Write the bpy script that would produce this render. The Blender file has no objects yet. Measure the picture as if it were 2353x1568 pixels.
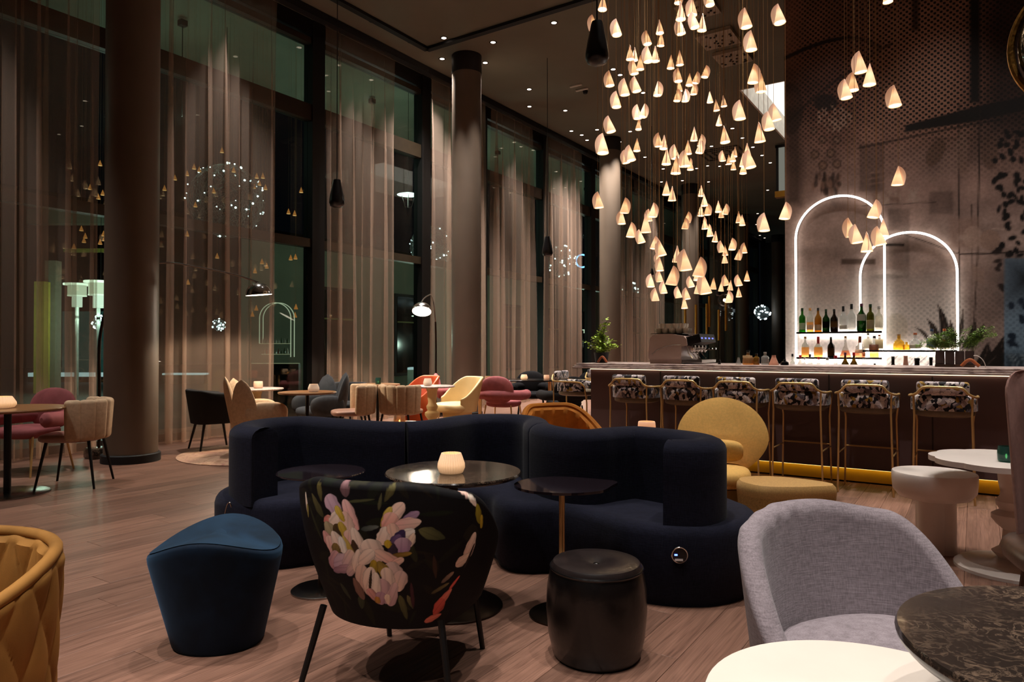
import bpy, bmesh, math, random
import numpy as np
from mathutils import Vector, Matrix
PI = math.pi
random.seed(7)
scene = bpy.context.scene
COL = scene.collection

# ------------------------------------------------------------------ camera
F_PX, CX, CY = 1600.0, 1176.5, 784.0
YAW, PITCH, EYE = math.radians(33.6), math.atan(18 / 1600.0), 1.25
cam_data = bpy.data.cameras.new('camera')
cam_data.sensor_width = 36.0
cam_data.lens = 36.0 * F_PX / 2353.0
cam_data.clip_end = 200
cam = bpy.data.objects.new('camera', cam_data)
cam.location = (0, 0, EYE)
cam.rotation_euler = (PI / 2 + PITCH, 0, YAW)
COL.objects.link(cam)
scene.camera = cam

# ------------------------------------------------------------------ world, view
w = bpy.data.worlds.new('night')
scene.world = w
w.use_nodes = True
w.node_tree.nodes['Background'].inputs[0].default_value = (0.10, 0.13, 0.20, 1)
w.node_tree.nodes['Background'].inputs[1].default_value = 0.012
vs = scene.view_settings
vs.view_transform = 'Standard'
vs.look = 'None'
vs.gamma = 1.0
vs.exposure = 0.0
vs.use_curve_mapping = False
cy = scene.cycles
cy.max_bounces = 7
cy.diffuse_bounces = 3
cy.glossy_bounces = 3
cy.transmission_bounces = 4
cy.transparent_max_bounces = 24
cy.sample_clamp_indirect = 3.0
cy.caustics_reflective = False
cy.caustics_refractive = False
cy.blur_glossy = 0.5

# ------------------------------------------------------------------ geometry of the view: a pixel of the photo -> a point of the room
_F = Vector((-math.sin(YAW) * math.cos(PITCH), math.cos(YAW) * math.cos(PITCH), math.sin(PITCH)))
_R = Vector((math.cos(YAW), math.sin(YAW), 0))
_U = _R.cross(_F)
_FH = Vector((-math.sin(YAW), math.cos(YAW), 0))
EYEV = Vector((0, 0, EYE))
def ray(px, py):
    return _F + _R * ((px - CX) / F_PX) + _U * ((CY - py) / F_PX)
def onZ(px, py, z=0.0):
    r = ray(px, py); return EYEV + r * ((z - EYE) / r.z)
def onY(px, py, Y):
    r = ray(px, py); return EYEV + r * (Y / r.y)
def onX(px, py, X):
    r = ray(px, py); return EYEV + r * (X / r.x)
def atD(px, py, d):
    return EYEV + ray(px, py) * d
def L(lat, d, z=0.0):          # metres to the right of / ahead of the standpoint
    v = _R * lat + _FH * d; return Vector((v.x, v.y, z))
def face(lat, d):              # turn about z so that local +Y looks along (right, ahead)
    v = _R * lat + _FH * d
    return math.atan2(v.y, v.x) - PI / 2

# ------------------------------------------------------------------ mesh helpers
class MB:
    def __init__(s): s.v = []; s.f = []; s.sm = []
    def add(s, vs, fs, smooth=True):
        o = len(s.v); s.v.extend([tuple(p) for p in vs])
        s.f.extend([tuple(i + o for i in f) for f in fs]); s.sm.extend([smooth] * len(fs)); return s
    def box(s, c, d, rz=0.0, m=None):
        x, y, z = d[0] / 2, d[1] / 2, d[2] / 2
        pts = [Vector((a, b, e)) for a in (-x, x) for b in (-y, y) for e in (-z, z)]
        R = m if m is not None else Matrix.Rotation(rz, 3, 'Z')
        pts = [R @ p + Vector(c) for p in pts]
        return s.add(pts, [(0, 1, 3, 2), (4, 6, 7, 5), (0, 4, 5, 1), (2, 3, 7, 6), (0, 2, 6, 4), (1, 5, 7, 3)], False)
    def rbox(s, c, d, r=0.02, seg=3, rz=0.0, m=None):
        bm = bmesh.new(); bmesh.ops.create_cube(bm, size=1.0)
        for v in bm.verts: v.co = Vector((v.co.x * d[0], v.co.y * d[1], v.co.z * d[2]))
        r = min(r, min(d) * 0.49)
        bmesh.ops.bevel(bm, geom=bm.edges[:], offset=r, segments=seg, profile=0.5, affect='EDGES', clamp_overlap=True)
        R = m if m is not None else Matrix.Rotation(rz, 3, 'Z')
        bm.verts.index_update()
        s.add([R @ v.co + Vector(c) for v in bm.verts], [[v.index for v in f.verts] for f in bm.faces])
        bm.free(); return s
    def grid(s, rows, cu=False, cv=False, capa=False, capb=False):
        n, m = len(rows), len(rows[0]); vs = [p for r in rows for p in r]; fs = []
        for i in range(n if cu else n - 1):
            for j in range(m if cv else m - 1):
                a, b = i, (i + 1) % n; c, d = j, (j + 1) % m
                fs.append((a * m + c, b * m + c, b * m + d, a * m + d))
        if capa: fs.append(tuple(range(m))[::-1])
        if capb: fs.append(tuple((n - 1) * m + j for j in range(m)))
        return s.add(vs, fs)
    def lathe(s, prof, n=32, c=(0, 0, 0), sx=1.0, sy=1.0, caps=True):
        rows = [[(c[0] + sx * r * math.cos(2 * PI * k / n), c[1] + sy * r * math.sin(2 * PI * k / n), c[2] + z) for k in range(n)] for r, z in prof]
        return s.grid(rows, cv=True, capa=caps and prof[0][0] > 1e-6, capb=caps and prof[-1][0] > 1e-6)
    def tube(s, path, r, n=8, caps=True):
        P = [Vector(p) for p in path]; k = len(P); rows = []
        rr = r if isinstance(r, (list, tuple)) else [r] * k
        t0 = (P[1] - P[0]).normalized(); up = Vector((0, 0, 1)) if abs(t0.z) < 0.9 else Vector((1, 0, 0))
        nrm = t0.cross(up).normalized()
        for i in range(k):
            t = (P[min(i + 1, k - 1)] - P[max(i - 1, 0)]).normalized()
            nrm = (nrm - t * nrm.dot(t)).normalized(); b = t.cross(nrm)
            rows.append([P[i] + (nrm * math.cos(2 * PI * j / n) + b * math.sin(2 * PI * j / n)) * rr[i] for j in range(n)])
        return s.grid(rows, cv=True, capa=caps, capb=caps)
    def blob(s, c, rad, ex=(1.0, 1.0), nu=28, nv=14, m=None):
        def sp(x, e): return math.copysign(abs(x) ** e, x)
        rows = []
        for i in range(nv + 1):
            a = -PI / 2 + PI * i / nv; row = []
            for j in range(nu):
                b = 2 * PI * j / nu
                p = Vector((rad[0] * sp(math.cos(a), ex[1]) * sp(math.cos(b), ex[0]), rad[1] * sp(math.cos(a), ex[1]) * sp(math.sin(b), ex[0]), rad[2] * sp(math.sin(a), ex[1])))
                if m is not None: p = m @ p
                row.append(p + Vector(c))
            rows.append(row)
        return s.grid(rows, cv=True)
    def prism(s, pts, z0, z1, smooth=False):
        n = len(pts)
        vs = [(p[0], p[1], z0) for p in pts] + [(p[0], p[1], z1) for p in pts]
        fs = [(i, (i + 1) % n, n + (i + 1) % n, n + i) for i in range(n)] + [tuple(range(n))[::-1], tuple(range(n, 2 * n))]
        return s.add(vs, fs, smooth)
    def build(s, name, mat, parent=None, label=None, angle=42, loc=None):
        me = bpy.data.meshes.new(name); me.from_pydata(s.v, [], s.f)
        me.polygons.foreach_set('use_smooth', s.sm)
        if any(s.sm) and angle: me.set_sharp_from_angle(angle=math.radians(angle))
        me.materials.append(mat); me.update()
        o = bpy.data.objects.new(name, me); COL.objects.link(o)
        if parent is not None: o.parent = parent
        if label: o['label'] = label
        if loc is not None: o.location = loc
        return o

def thing(name, label, cat, loc=(0, 0, 0), rz=0.0, group=None):
    o = bpy.data.objects.new(name, None); COL.objects.link(o)
    o.empty_display_size = 0.1
    o.location = loc; o.rotation_euler = (0, 0, rz); o['label'] = label; o['category'] = cat
    if group: o['group'] = group
    return o
def tag(o, label, cat, group=None, kind=None):
    o['label'] = label; o['category'] = cat
    if group: o['group'] = group
    if kind: o['kind'] = kind
    return o
def structure(o, label=None):
    o['kind'] = 'structure'
    if label: o['label'] = label
    return o
KIDS = {}
def kids(o): return [c for c in o.children]
def copy_tree(o, parent=None, **kw):
    c = o.copy(); COL.objects.link(c); c.parent = parent
    for ch in kids(o): copy_tree(ch, c)
    for k, v in kw.items():
        if k == 'loc': c.location = v
        elif k == 'rz': c.rotation_euler = (0, 0, v)
        else: c[k] = v
    return c
def lamp_child(name, kind, parent, loc, power, color=(1, .75, .5), radius=.04, size=None, blend=.5, rot=None):
    l = bpy.data.lights.new(name, kind); l.energy = power; l.color = color
    if kind == 'AREA':
        l.shape = 'RECTANGLE'; l.size, l.size_y = radius
    else: l.shadow_soft_size = radius
    if kind == 'SPOT': l.spot_size = size; l.spot_blend = blend
    o = bpy.data.objects.new(name, l); COL.objects.link(o); o.parent = parent; o.location = loc
    if rot: o.rotation_euler = rot
    return o
def catmull(pts, per=8, closed=False):
    P = [Vector(p) for p in pts]; n = len(P); out = []
    for i in range(n if closed else n - 1):
        if closed: a, b, c, d = P[(i - 1) % n], P[i], P[(i + 1) % n], P[(i + 2) % n]
        else: a, b, c, d = P[max(i - 1, 0)], P[i], P[i + 1], P[min(i + 2, n - 1)]
        for k in range(per):
            t = k / per
            out.append(0.5 * ((2 * b) + (c - a) * t + (2 * a - 5 * b + 4 * c - d) * t * t + (3 * b - a - 3 * c + d) * t ** 3))
    if not closed: out.append(P[-1])
    return out
def smoothstep(a, b, x):
    t = min(max((x - a) / (b - a), 0), 1); return t * t * (3 - 2 * t)

# ------------------------------------------------------------------ materials
def lin(c):
    r = []
    for v in c[:3]:
        v = v / 255.0
        r.append(v / 12.92 if v <= 0.04045 else ((v + 0.055) / 1.055) ** 2.4)
    return (*r, 1.0)
class NT:
    def __init__(s, name):
        s.m = bpy.data.materials.new(name); s.m.use_nodes = True; s.t = s.m.node_tree; s.t.nodes.clear()
        s.out = s.t.nodes.new('ShaderNodeOutputMaterial')
    def n(s, typ, **kw):
        nd = s.t.nodes.new('ShaderNode' + typ)
        for k, v in kw.items():
            if k == 'inp':
                for kk, vv in v.items():
                    if hasattr(vv, 'is_output') or isinstance(vv, bpy.types.NodeSocket): s.t.links.new(vv, nd.inputs[kk])
                    else: nd.inputs[kk].default_value = vv
            else: setattr(nd, k, v)
        return nd
    def link(s, a, b): s.t.links.new(a, b)
    def surf(s, sh): s.t.links.new(sh, s.out.inputs[0]); return s.m
    def obj(s): return s.n('TexCoord').outputs['Object']
    def mapped(s, scale, src=None):
        return s.n('Mapping', inp={'Vector': src or s.obj(), 'Scale': scale}).outputs[0]
    def noise(s, scale=5, detail=3, vec=None, rough=.5, dist=0):
        return s.n('TexNoise', inp={'Vector': vec or s.obj(), 'Scale': scale, 'Detail': detail, 'Roughness': rough, 'Distortion': dist}).outputs['Fac']
    def ramp(s, fac, stops):
        r = s.n('ValToRGB', inp={'Fac': fac}); e = r.color_ramp.elements
        while len(e) < len(stops): e.new(0.5)
        for k, (p, c) in enumerate(stops): e[k].position = p; e[k].color = c
        return r.outputs[0]
    def mix(s, fac, a, b, mode='MIX'):
        nd = s.n('MixRGB', blend_type=mode); 
        for k, v in ((0, fac), (1, a), (2, b)):
            if isinstance(v, bpy.types.NodeSocket): s.link(v, nd.inputs[k])
            else: nd.inputs[k].default_value = v
        return nd.outputs[0]
    def math(s, op, a, b=0.0):
        nd = s.n('Math', operation=op)
        for k, v in ((0, a), (1, b)):
            if isinstance(v, bpy.types.NodeSocket): s.link(v, nd.inputs[k])
            else: nd.inputs[k].default_value = v
        return nd.outputs[0]
    def bump(s, h, strength=.3, dist=.01):
        return s.n('Bump', inp={'Height': h, 'Strength': strength, 'Distance': dist}).outputs[0]
    def bsdf(s, color, rough=.5, metal=0.0, sheen=0.0, coat=0.0, normal=None, spec=.5, tint=None, trans=0.0, emis=None, estr=0.0):
        b = s.n('BsdfPrincipled'); i = b.inputs
        def st(k, v):
            if isinstance(v, bpy.types.NodeSocket): s.link(v, i[k])
            else: i[k].default_value = v
        st('Base Color', color); st('Roughness', rough); st('Metallic', metal); st('Sheen Weight', sheen); st('Coat Weight', coat)
        st('Specular IOR Level', spec); st('Transmission Weight', trans)
        if tint: st('Sheen Tint', tint)
        if normal: st('Normal', normal)
        if emis: st('Emission Color', emis); st('Emission Strength', estr)
        return b.outputs[0]
def plain(name, c, rough=.5, metal=0.0, spec=.5, vary=.12, scale=8.0, coat=0.0, bump=0.0):
    t = NT(name); nz = t.noise(scale, 3)
    c0 = lin(c); dk = tuple(x * (1 - vary) for x in c0[:3]) + (1,); lt = tuple(min(1, x * (1 + vary)) for x in c0[:3]) + (1,)
    col = t.ramp(nz, [(.3, dk), (.7, lt)])
    return t.surf(t.bsdf(col, rough, metal, spec=spec, coat=coat, normal=t.bump(nz, bump) if bump else None))
def velvet(name, c, sheen=.8, tint=None, scale=7, vary=.35, rough=.75):
    t = NT(name); nz = t.noise(scale, 4, dist=.6); fine = t.noise(350, 2)
    c0 = lin(c); dk = tuple(x * (1 - vary) for x in c0[:3]) + (1,); lt = tuple(min(1, x * (1 + vary)) for x in c0[:3]) + (1,)
    col = t.ramp(nz, [(.3, dk), (.7, lt)])
    return t.surf(t.bsdf(col, rough, sheen=sheen, tint=tint or lt, spec=.15, normal=t.bump(fine, .12, .002)))
def weave(name, c, c2, scale=260, sheen=.2):
    t = NT(name)
    a = t.noise(1, 3, vec=t.mapped((scale, scale, scale * .12))); b = t.noise(1, 3, vec=t.mapped((scale * .12, scale * .12, scale)))
    big = t.noise(4, 2); f = t.math('ADD', t.math('MULTIPLY', a, .5), t.math('MULTIPLY', b, .5))
    col = t.ramp(f, [(.35, lin(c)), (.65, lin(c2))])
    col = t.mix(.25, col, t.ramp(big, [(.3, lin(c)), (.7, lin(c2))]))
    return t.surf(t.bsdf(col, .85, sheen=sheen, spec=.1, normal=t.bump(f, .35, .004)))
def emit(name, c, strength):
    t = NT(name); e = t.n('Emission', inp={'Color': lin(c), 'Strength': strength}); return t.surf(e.outputs[0])
def thin_glass(name, tint=(255, 255, 255), refl=1.0, ior=1.5, rough=0.0):
    t = NT(name); tr = t.n('BsdfTransparent', inp={'Color': lin(tint)}); gl = t.n('BsdfGlossy', inp={'Color': (1, 1, 1, 1), 'Roughness': rough})
    bf = t.n('NewGeometry').outputs['Backfacing']; fr = t.n('Fresnel', inp={'IOR': t.math('ADD', ior, t.math('MULTIPLY', bf, 1 / ior - ior))}).outputs[0]
    if refl != 1.0: fr = t.math('MULTIPLY', fr, refl)
    mx = t.n('MixShader', inp={0: fr, 1: tr.outputs[0], 2: gl.outputs[0]}); return t.surf(mx.outputs[0])
M = {}
M['black_metal'] = plain('black_metal', (14, 13, 13), .45, .3)
M['black_matt'] = plain('black_matt', (10, 9, 10), .7)
M['chrome'] = plain('chrome', (225, 222, 220), .14, 1.0, vary=.03)
M['steel'] = plain('steel', (150, 142, 136), .25, 1.0, vary=.08)
M['brass'] = plain('brass', (214, 176, 116), .34, .6, vary=.08)
M['dark_bronze'] = plain('dark_bronze', (60, 48, 40), .3, .9, vary=.15)
M['gold'] = plain('gold', (205, 150, 60), .3, .6, vary=.1)
M['white_lacquer'] = plain('white_lacquer', (226, 214, 206), .35, vary=.03)
M['white_porcelain'] = plain('white_porcelain', (232, 224, 214), .25, vary=.02)
M['led'] = emit('led_warm', (255, 224, 184), 2.2)
M['led_white'] = emit('led_white', (255, 248, 236), 4.5)
M['bulb'] = emit('bulb', (255, 226, 178), 9.0)
M['downlight_lens'] = emit('downlight_lens', (255, 228, 205), 6.0)
M['dark_wood'] = plain('dark_wood', (74, 50, 34), .4, scale=20, vary=.3)
M['table_wood'] = plain('table_wood', (140, 96, 58), .35, scale=14, vary=.2)
M['black_wood'] = plain('black_wood', (16, 14, 13), .5)
M['leather_black'] = plain('leather_black', (11, 8, 8), .3, vary=.3, scale=60, bump=.08, coat=.15)
M['leather_black_lit'] = plain('leather_black_lit', (34, 26, 25), .34, vary=.35, scale=14, bump=.05, coat=.2)
M['leather_brown'] = plain('leather_brown', (74, 48, 36), .4, vary=.2, scale=40, bump=.08)
# ================================================================== SETTING
XG, XC, HC = -9.2, -8.8, 6.7          # glass line, curtain line, ceiling height
Y0, Y1, XR = -3.2, 37.0, 7.5
# --- floor
t = NT('oak_planks')
ob = t.obj(); rnd = t.n('ObjectInfo').outputs['Random']
off = t.n('CombineXYZ', inp={0: t.math('MULTIPLY', rnd, 37.0), 1: t.math('MULTIPLY', rnd, 91.0), 2: 0.0}).outputs[0]
vec = t.n('VectorMath', operation='ADD', inp={0: ob, 1: off}).outputs[0]
gr = t.noise(1, 4, vec=t.mapped((22, 1.1, 8), vec), dist=1.2)
fine = t.noise(1, 3, vec=t.mapped((160, 3.0, 20), vec))
cath = t.noise(1, 2, vec=t.mapped((7, .55, 3), vec), dist=2.5)
wav = t.math('FRACT', t.math('MULTIPLY', cath, 9.0))
c1 = t.ramp(gr, [(.25, lin((84, 58, 48))), (.5, lin((118, 86, 73))), (.75, lin((146, 110, 95)))])
c2 = t.mix(.28, c1, t.ramp(fine, [(.35, lin((60, 41, 34))), (.6, lin((156, 118, 100)))]))
c3 = t.mix(t.math('MULTIPLY', t.ramp(wav, [(0, (0, 0, 0, 1)), (.5, (.5, .5, .5, 1)), (1, (0, 0, 0, 1))]), .5), c2, lin((160, 122, 104)))
tone = t.ramp(rnd, [(0, (.74, .72, .70, 1)), (1, (1.12, 1.08, 1.04, 1))])
col = t.mix(1.0, c3, tone, 'MULTIPLY')
M['plank'] = t.surf(t.bsdf(col, .42, spec=.35, normal=t.bump(fine, .25, .002)))
mb = MB(); mb.box(((XG - .3 + XR) / 2, (Y0 + Y1) / 2, -.06), (XR - XG + .6, Y1 - Y0, .08))
floor = structure(mb.build('floor', plain('sub_floor', (58, 41, 33), .8)), 'dark plank-laid oak floor of the hall')
PW, PL = .19, 2.2
plank_me = []
for ln in (PL, PL * .62, PL * .38):
    mb = MB(); mb.rbox((0, 0, 0), (PW - .0014, ln - .0014, .02), .0012, 1)
    o = mb.build('plank', M['plank'], None); plank_me.append((o.data, ln)); bpy.data.objects.remove(o)
near, far = [], MB()
rp = random.Random(3)
x = XG + .12
while x < XR - .1:
    y = Y0 + rp.random() * PL - PL
    while y < Y1:
        k = rp.choice((0, 0, 0, 1, 2)); me, ln = plank_me[k]
        if y + ln > Y0 and y < Y1:
            v = Vector((x, y + ln / 2, 0)); d = v.dot(_FH); lat = v.dot(_R)
            if d > .9 and d < 13 and abs(lat) < d * .80 + .3: near.append((d, x, y + ln / 2, me, k))
            else: far.box((x, y + ln / 2, -.011), (PW - .003, ln - .003, .02))
        y += ln
    x += PW
near.sort(key=lambda q: q[0])
for i, (d, px, py, me, k) in enumerate(near):
    if i < 298:
        o = bpy.data.objects.new('plank', me); COL.objects.link(o); o.parent = floor; o.location = (px, py, -.01)
    else:
        ln = plank_me[k][1]; far.box((px, py, -.011), (PW - .003, ln - .003, .02))
o = far.build('planks_beyond', M['plank'], floor); o['kind'] = 'stuff'

# --- ceiling with the bright light well, walls
M['ceiling'] = plain('ceiling_paint', (118, 116, 104), .8, spec=.15, vary=.05, scale=1.5)
SX0, SX1, SY0, SY1 = -4.1, -1.2, 14.8, 20.2
mb = MB()
def slab(x0, x1, y0, y1, z0=HC, z1=HC + .3): mb.box(((x0 + x1) / 2, (y0 + y1) / 2, (z0 + z1) / 2), (x1 - x0, y1 - y0, z1 - z0))
slab(XG - .3, SX0, Y0, Y1); slab(SX1, XR, Y0, Y1); slab(SX0, SX1, Y0, SY0); slab(SX0, SX1, SY1, Y1)
structure(mb.build('ceiling', M['ceiling']), 'dark brown painted ceiling of the tall hall')
sk = thing('light_well', 'glowing white light well cut into the dark ceiling beside the printed wall', 'light well', ((SX0 + SX1) / 2, (SY0 + SY1) / 2, HC))
mb = MB(); sx, sy = (SX1 - SX0) / 2, (SY1 - SY0) / 2
for c, d in (((-sx + .02, 0, .3), (.04, 2 * sy, .6)), ((sx - .02, 0, .3), (.04, 2 * sy, .6)), ((0, -sy + .02, .3), (2 * sx, .04, .6)), ((0, sy - .02, .3), (2 * sx, .04, .6))): mb.box(c, d)
mb.build('reveal', plain('well_white', (225, 220, 212), .7), sk)
mb = MB(); mb.box((0, 0, .56), (2 * sx - .1, 2 * sy - .1, .02)); mb.build('glowing_panel', emit('well_glow', (255, 246, 232), 1.6), sk)

M['dark_wall'] = plain('dark_wall', (58, 44, 37), .7, vary=.06, scale=2)
mb = MB(); mb.box((XR + .1, (Y0 + Y1) / 2, HC / 2), (.2, Y1 - Y0, HC)); structure(mb.build('wall_right', M['dark_wall']))
mb = MB(); mb.box(((XG + XR) / 2, Y0 - .1, HC / 2), (XR - XG, .2, HC)); structure(mb.build('wall_front', M['dark_wall']))
mb = MB(); mb.box(((XG + XR) / 2, Y1 + .1, HC / 2), (XR - XG, .2, HC)); structure(mb.build('wall_end', plain('end_wall_dark', (20, 17, 16), .6)))

# --- window wall: black mullions, bronze transoms, glass
M['frame_dark'] = plain('frame_dark', (15, 12, 11), .5, .2)
M['frame_bronze'] = plain('frame_bronze', (54, 43, 29), .45, .3)
M['pane'] = thin_glass('pane', (226, 238, 232), 1.0, 1.45)
MULL = [-3.0, -.2, 2.45, 5.0, 7.86, 10.6, 12.55, 15.25, 17.9, 20.5, 23.1, 25.7, 28.3, 30.9, 33.5, 36.2]
for k in range(len(MULL) - 1):
    ya, yb = MULL[k], MULL[k + 1]; yc, wd = (ya + yb) / 2, yb - ya
    mb = MB(); mb.box((XG, yb, HC / 2), (.22, .26, HC)); mb.box((XG, yc, 6.58), (.2, wd, .26)); mb.box((XG, yc, .05), (.2, wd, .1))
    fr = structure(mb.build('window_%d' % (k + 1), M['frame_dark']), 'tall dark-framed window bay of the hall')
    for z, h in ((3.0, .14), (5.17, .26), (6.36, .10)):
        mb = MB(); mb.box((XG, yc, z), (.16, wd - .26, h)); mb.build('transom', M['frame_bronze'], fr)
    for z0, z1 in ((.1, 2.93), (3.07, 5.04), (5.30, 6.31)):
        mb = MB(); mb.box((XG - .02, yc, (z0 + z1) / 2), (.012, wd - .26, z1 - z0)); mb.build('pane', M['pane'], fr)

# --- columns
M['column'] = plain('column_paint', (108, 92, 78), .45, vary=.05, scale=3)
M['column_unlit'] = plain('column_unlit', (30, 24, 21), .6)
for k, yc in enumerate((4.13, 10.29, 16.4, 22.5, 28.7, 34.8)):
    mb = MB(); mb.lathe([(.272, 0), (.272, 6.36)], 48)
    lab = ['nearest thick brown round column standing left behind the tufted chair', 'brown round column with two scallops of light at its top beside the arc lamp',
           'third round column, left of the leafy bar plant', 'fourth round column seen behind the cone pendants and coffee machine',
           'slim far round column right of the coffee machine', 'farthest round column close to the printed wall edge'][k]
    c = mb.build('column', M['column'], loc=(-7.85, yc, 0)); tag(c, lab, 'column')
    mb = MB(); mb.lathe([(.30, 0), (.30, .085), (.285, .095)], 48); mb.build('plinth', M['black_matt'], c)
    mb = MB(); mb.lathe([(.28, 6.36), (.28, 6.7)], 48); mb.build('column_top_unlit', M['column_unlit'], c)  # dark band painted for the unlit top of the shaft

# --- printed wall behind the bar (flat print and shelf glow in vertex colours + perforation pattern)
YM = 9.3
def wm(px, py):
    p = onY(px, py, YM); return p.x, p.z
MX0 = wm(1805, 800)[0]
NX, NZ = 420, 470
xs = np.linspace(MX0, 4.2, NX); zs = np.linspace(0.0, HC, NZ)
GX, GZ = np.meshgrid(xs, zs)
rng = np.random.default_rng(5)
def vnoise(sc, oct=4, sx=1.0, sz=1.0):
    out = np.zeros_like(GX); amp = 1.0; tot = 0
    for _ in range(oct):
        n = 64; tab = rng.random((n, n)); u = GX * sc * sx + 100; v = GZ * sc * sz + 100
        i, j = np.floor(u).astype(int), np.floor(v).astype(int); fu, fv = u - i, v - j
        fu, fv = fu * fu * (3 - 2 * fu), fv * fv * (3 - 2 * fv)
        g = lambda a, b: tab[a % n, b % n]
        out += amp * ((g(i, j) * (1 - fu) + g(i + 1, j) * fu) * (1 - fv) + (g(i, j + 1) * (1 - fu) + g(i + 1, j + 1) * fu) * fv)
        tot += amp; amp *= .55; sc *= 2.1
    return out / tot
def srgb(c): return np.array(lin(c)[:3])
# projected photo coordinates of every wall vertex, used only to lay out the print and the painted shelf glow
V3 = np.stack([GX, np.full_like(GX, YM), GZ - EYE], -1)
dpt = V3 @ np.array(_F); PX = CX + F_PX * (V3 @ np.array(_R)) / dpt; PY = CY - F_PX * (V3 @ np.array(_U)) / dpt
n1, n2, n3 = vnoise(1.1, 5), vnoise(5, 4), vnoise(2.2, 4, .35, 2.2)
img = np.empty((*GX.shape, 3))
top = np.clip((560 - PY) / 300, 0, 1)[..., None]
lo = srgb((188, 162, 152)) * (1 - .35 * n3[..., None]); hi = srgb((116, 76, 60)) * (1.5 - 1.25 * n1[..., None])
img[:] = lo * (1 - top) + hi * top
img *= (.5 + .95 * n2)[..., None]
def blend(mask, c, a=1.0):
    global img
    k = (np.clip(mask, 0, 1) * a)[..., None]; img = img * (1 - k) + srgb(c) * k
def soft(d, s=3.0): return np.clip(.5 - d / (2 * s), 0, 1)
def ell(x, y, rx, ry, rot=0.0):
    c, s_ = math.cos(rot), math.sin(rot); u = (PX - x) * c + (PY - y) * s_; v = -(PX - x) * s_ + (PY - y) * c
    return soft((np.sqrt((u / rx) ** 2 + (v / ry) ** 2) - 1) * min(rx, ry), 1.5)
def rect(x0, y0, x1, y1, s=2.0): return soft(np.maximum(np.maximum(x0 - PX, PX - x1), np.maximum(y0 - PY, PY - y1)), s)
def stroke(pts, wd, c, a=1.0):
    m = np.zeros_like(PX)
    for (x0, y0), (x1, y1) in zip(pts[:-1], pts[1:]):
        dx, dy = x1 - x0, y1 - y0; tt = np.clip(((PX - x0) * dx + (PY - y0) * dy) / (dx * dx + dy * dy + 1e-9), 0, 1)
        m = np.maximum(m, soft(np.hypot(PX - x0 - tt * dx, PY - y0 - tt * dy) - wd / 2, 1.2))
    blend(m, c, a)
def poly(pts, c, a=1.0):
    m = np.full(PX.shape, -1e9); sg = sum((pts[i][0] * pts[(i + 1) % len(pts)][1] - pts[(i + 1) % len(pts)][0] * pts[i][1]) for i in range(len(pts)))
    for i in range(len(pts)):
        (x0, y0), (x1, y1) = pts[i], pts[(i + 1) % len(pts)]; l = math.hypot(x1 - x0, y1 - y0)
        d = ((PX - x0) * (y1 - y0) - (PY - y0) * (x1 - x0)) / l
        m = np.maximum(m, d if sg > 0 else -d)
    blend(soft(m, 1.5), c, a)
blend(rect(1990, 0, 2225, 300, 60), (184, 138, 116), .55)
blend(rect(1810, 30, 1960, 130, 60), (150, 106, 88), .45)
stroke([(1790, 140), (1850, 112), (1905, 93), (1950, 87), (1990, 93), (2022, 108)], 9, (26, 17, 13))
stroke([(1810, 280), (1870, 225), (1920, 185), (1960, 160), (2010, 120), (2050, 100)], 6, (40, 26, 20), .7)
blend(ell(1965, 112, 62, 24), (120, 88, 74), .6)
blend(rect(1806, 250, 1842, 470, 10), (38, 27, 20), .7); blend(ell(1816, 250, 30, 60), (40, 28, 22), .6)
poly([(2080, 288), (2240, 245), (2360, 220), (2360, 262), (2240, 280), (2092, 314), (2080, 306)], (20, 13, 10))
stroke([(1975, 340), (2060, 322), (2200, 292), (2300, 275)], 5, (34, 23, 18), .8)
blend(rect(2228, -400, 2252, 236, 4), (20, 13, 11)); blend(rect(2095, -400, 2112, 70, 4), (30, 20, 16), .8)
blend(rect(2250, -500, 2400, 330, 50), (24, 17, 14), .8)
stroke([(2204, 240), (2204, 850)], 3.5, (30, 20, 15)); stroke([(2252, 250), (2246, 600), (2232, 850)], 3.5, (34, 24, 18)); stroke([(2232, 470), (2232, 850)], 2, (40, 28, 22))
for (x_, y_, r) in ((1871, 301, 8), (1890, 321, 9), (1923, 322, 9), (1873, 355, 10), (1909, 352, 10), (1891, 380, 11), (1923, 377, 10)):
    blend(ell(x_, y_, r, r * 1.05), (58, 40, 32), .9); blend(ell(x_, y_, r * .7, r * .75), (138, 108, 92), .8)
blend(ell(1897, 236, 27, 20), (34, 22, 18), .9)
rr = random.Random(11)
for _ in range(70):
    a = rr.random() * 2 * PI; q = math.sqrt(rr.random()); blend(ell(1915 + 40 * q * math.cos(a), 272 + 30 * q * math.sin(a), 2.2, 4), (170, 138, 120), .8)
for _ in range(46): blend(ell(1868 + rr.random() * 62, 402 + rr.random() * 40, 2 + rr.random() * 4, 4 + rr.random() * 9), rr.choice([(30, 20, 16), (126, 96, 82), (44, 30, 24)]), .75)
for (x0, y0, x1, y1) in ((1975, 330, 2032, 440), (2002, 400, 2020, 430), (2135, 440, 2190, 492), (2040, 480, 2090, 640)): blend(rect(x0, y0, x1, y1, 3), (36, 24, 18), .45)
for k in range(3): stroke([(1998, 398 + k * 13), (2033, 392 + k * 13)], 3, (150, 118, 104), .6)
stroke([(2125, 318), (2290, 320)], 2, (40, 28, 22), .6)
poly([(2052, 347), (2075, 333), (2082, 335), (2068, 352)], (150, 116, 100), .6)
blend(ell(2210, 350, 14, 45), (140, 112, 98), .55); blend(ell(2150, 350, 18, 34, .5), (90, 66, 52), .7); blend(ell(2275, 350, 20, 40), (86, 64, 52), .6)
blend(rect(2205, 300, 2224, 400, 5), (120, 94, 82), .5)
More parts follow.
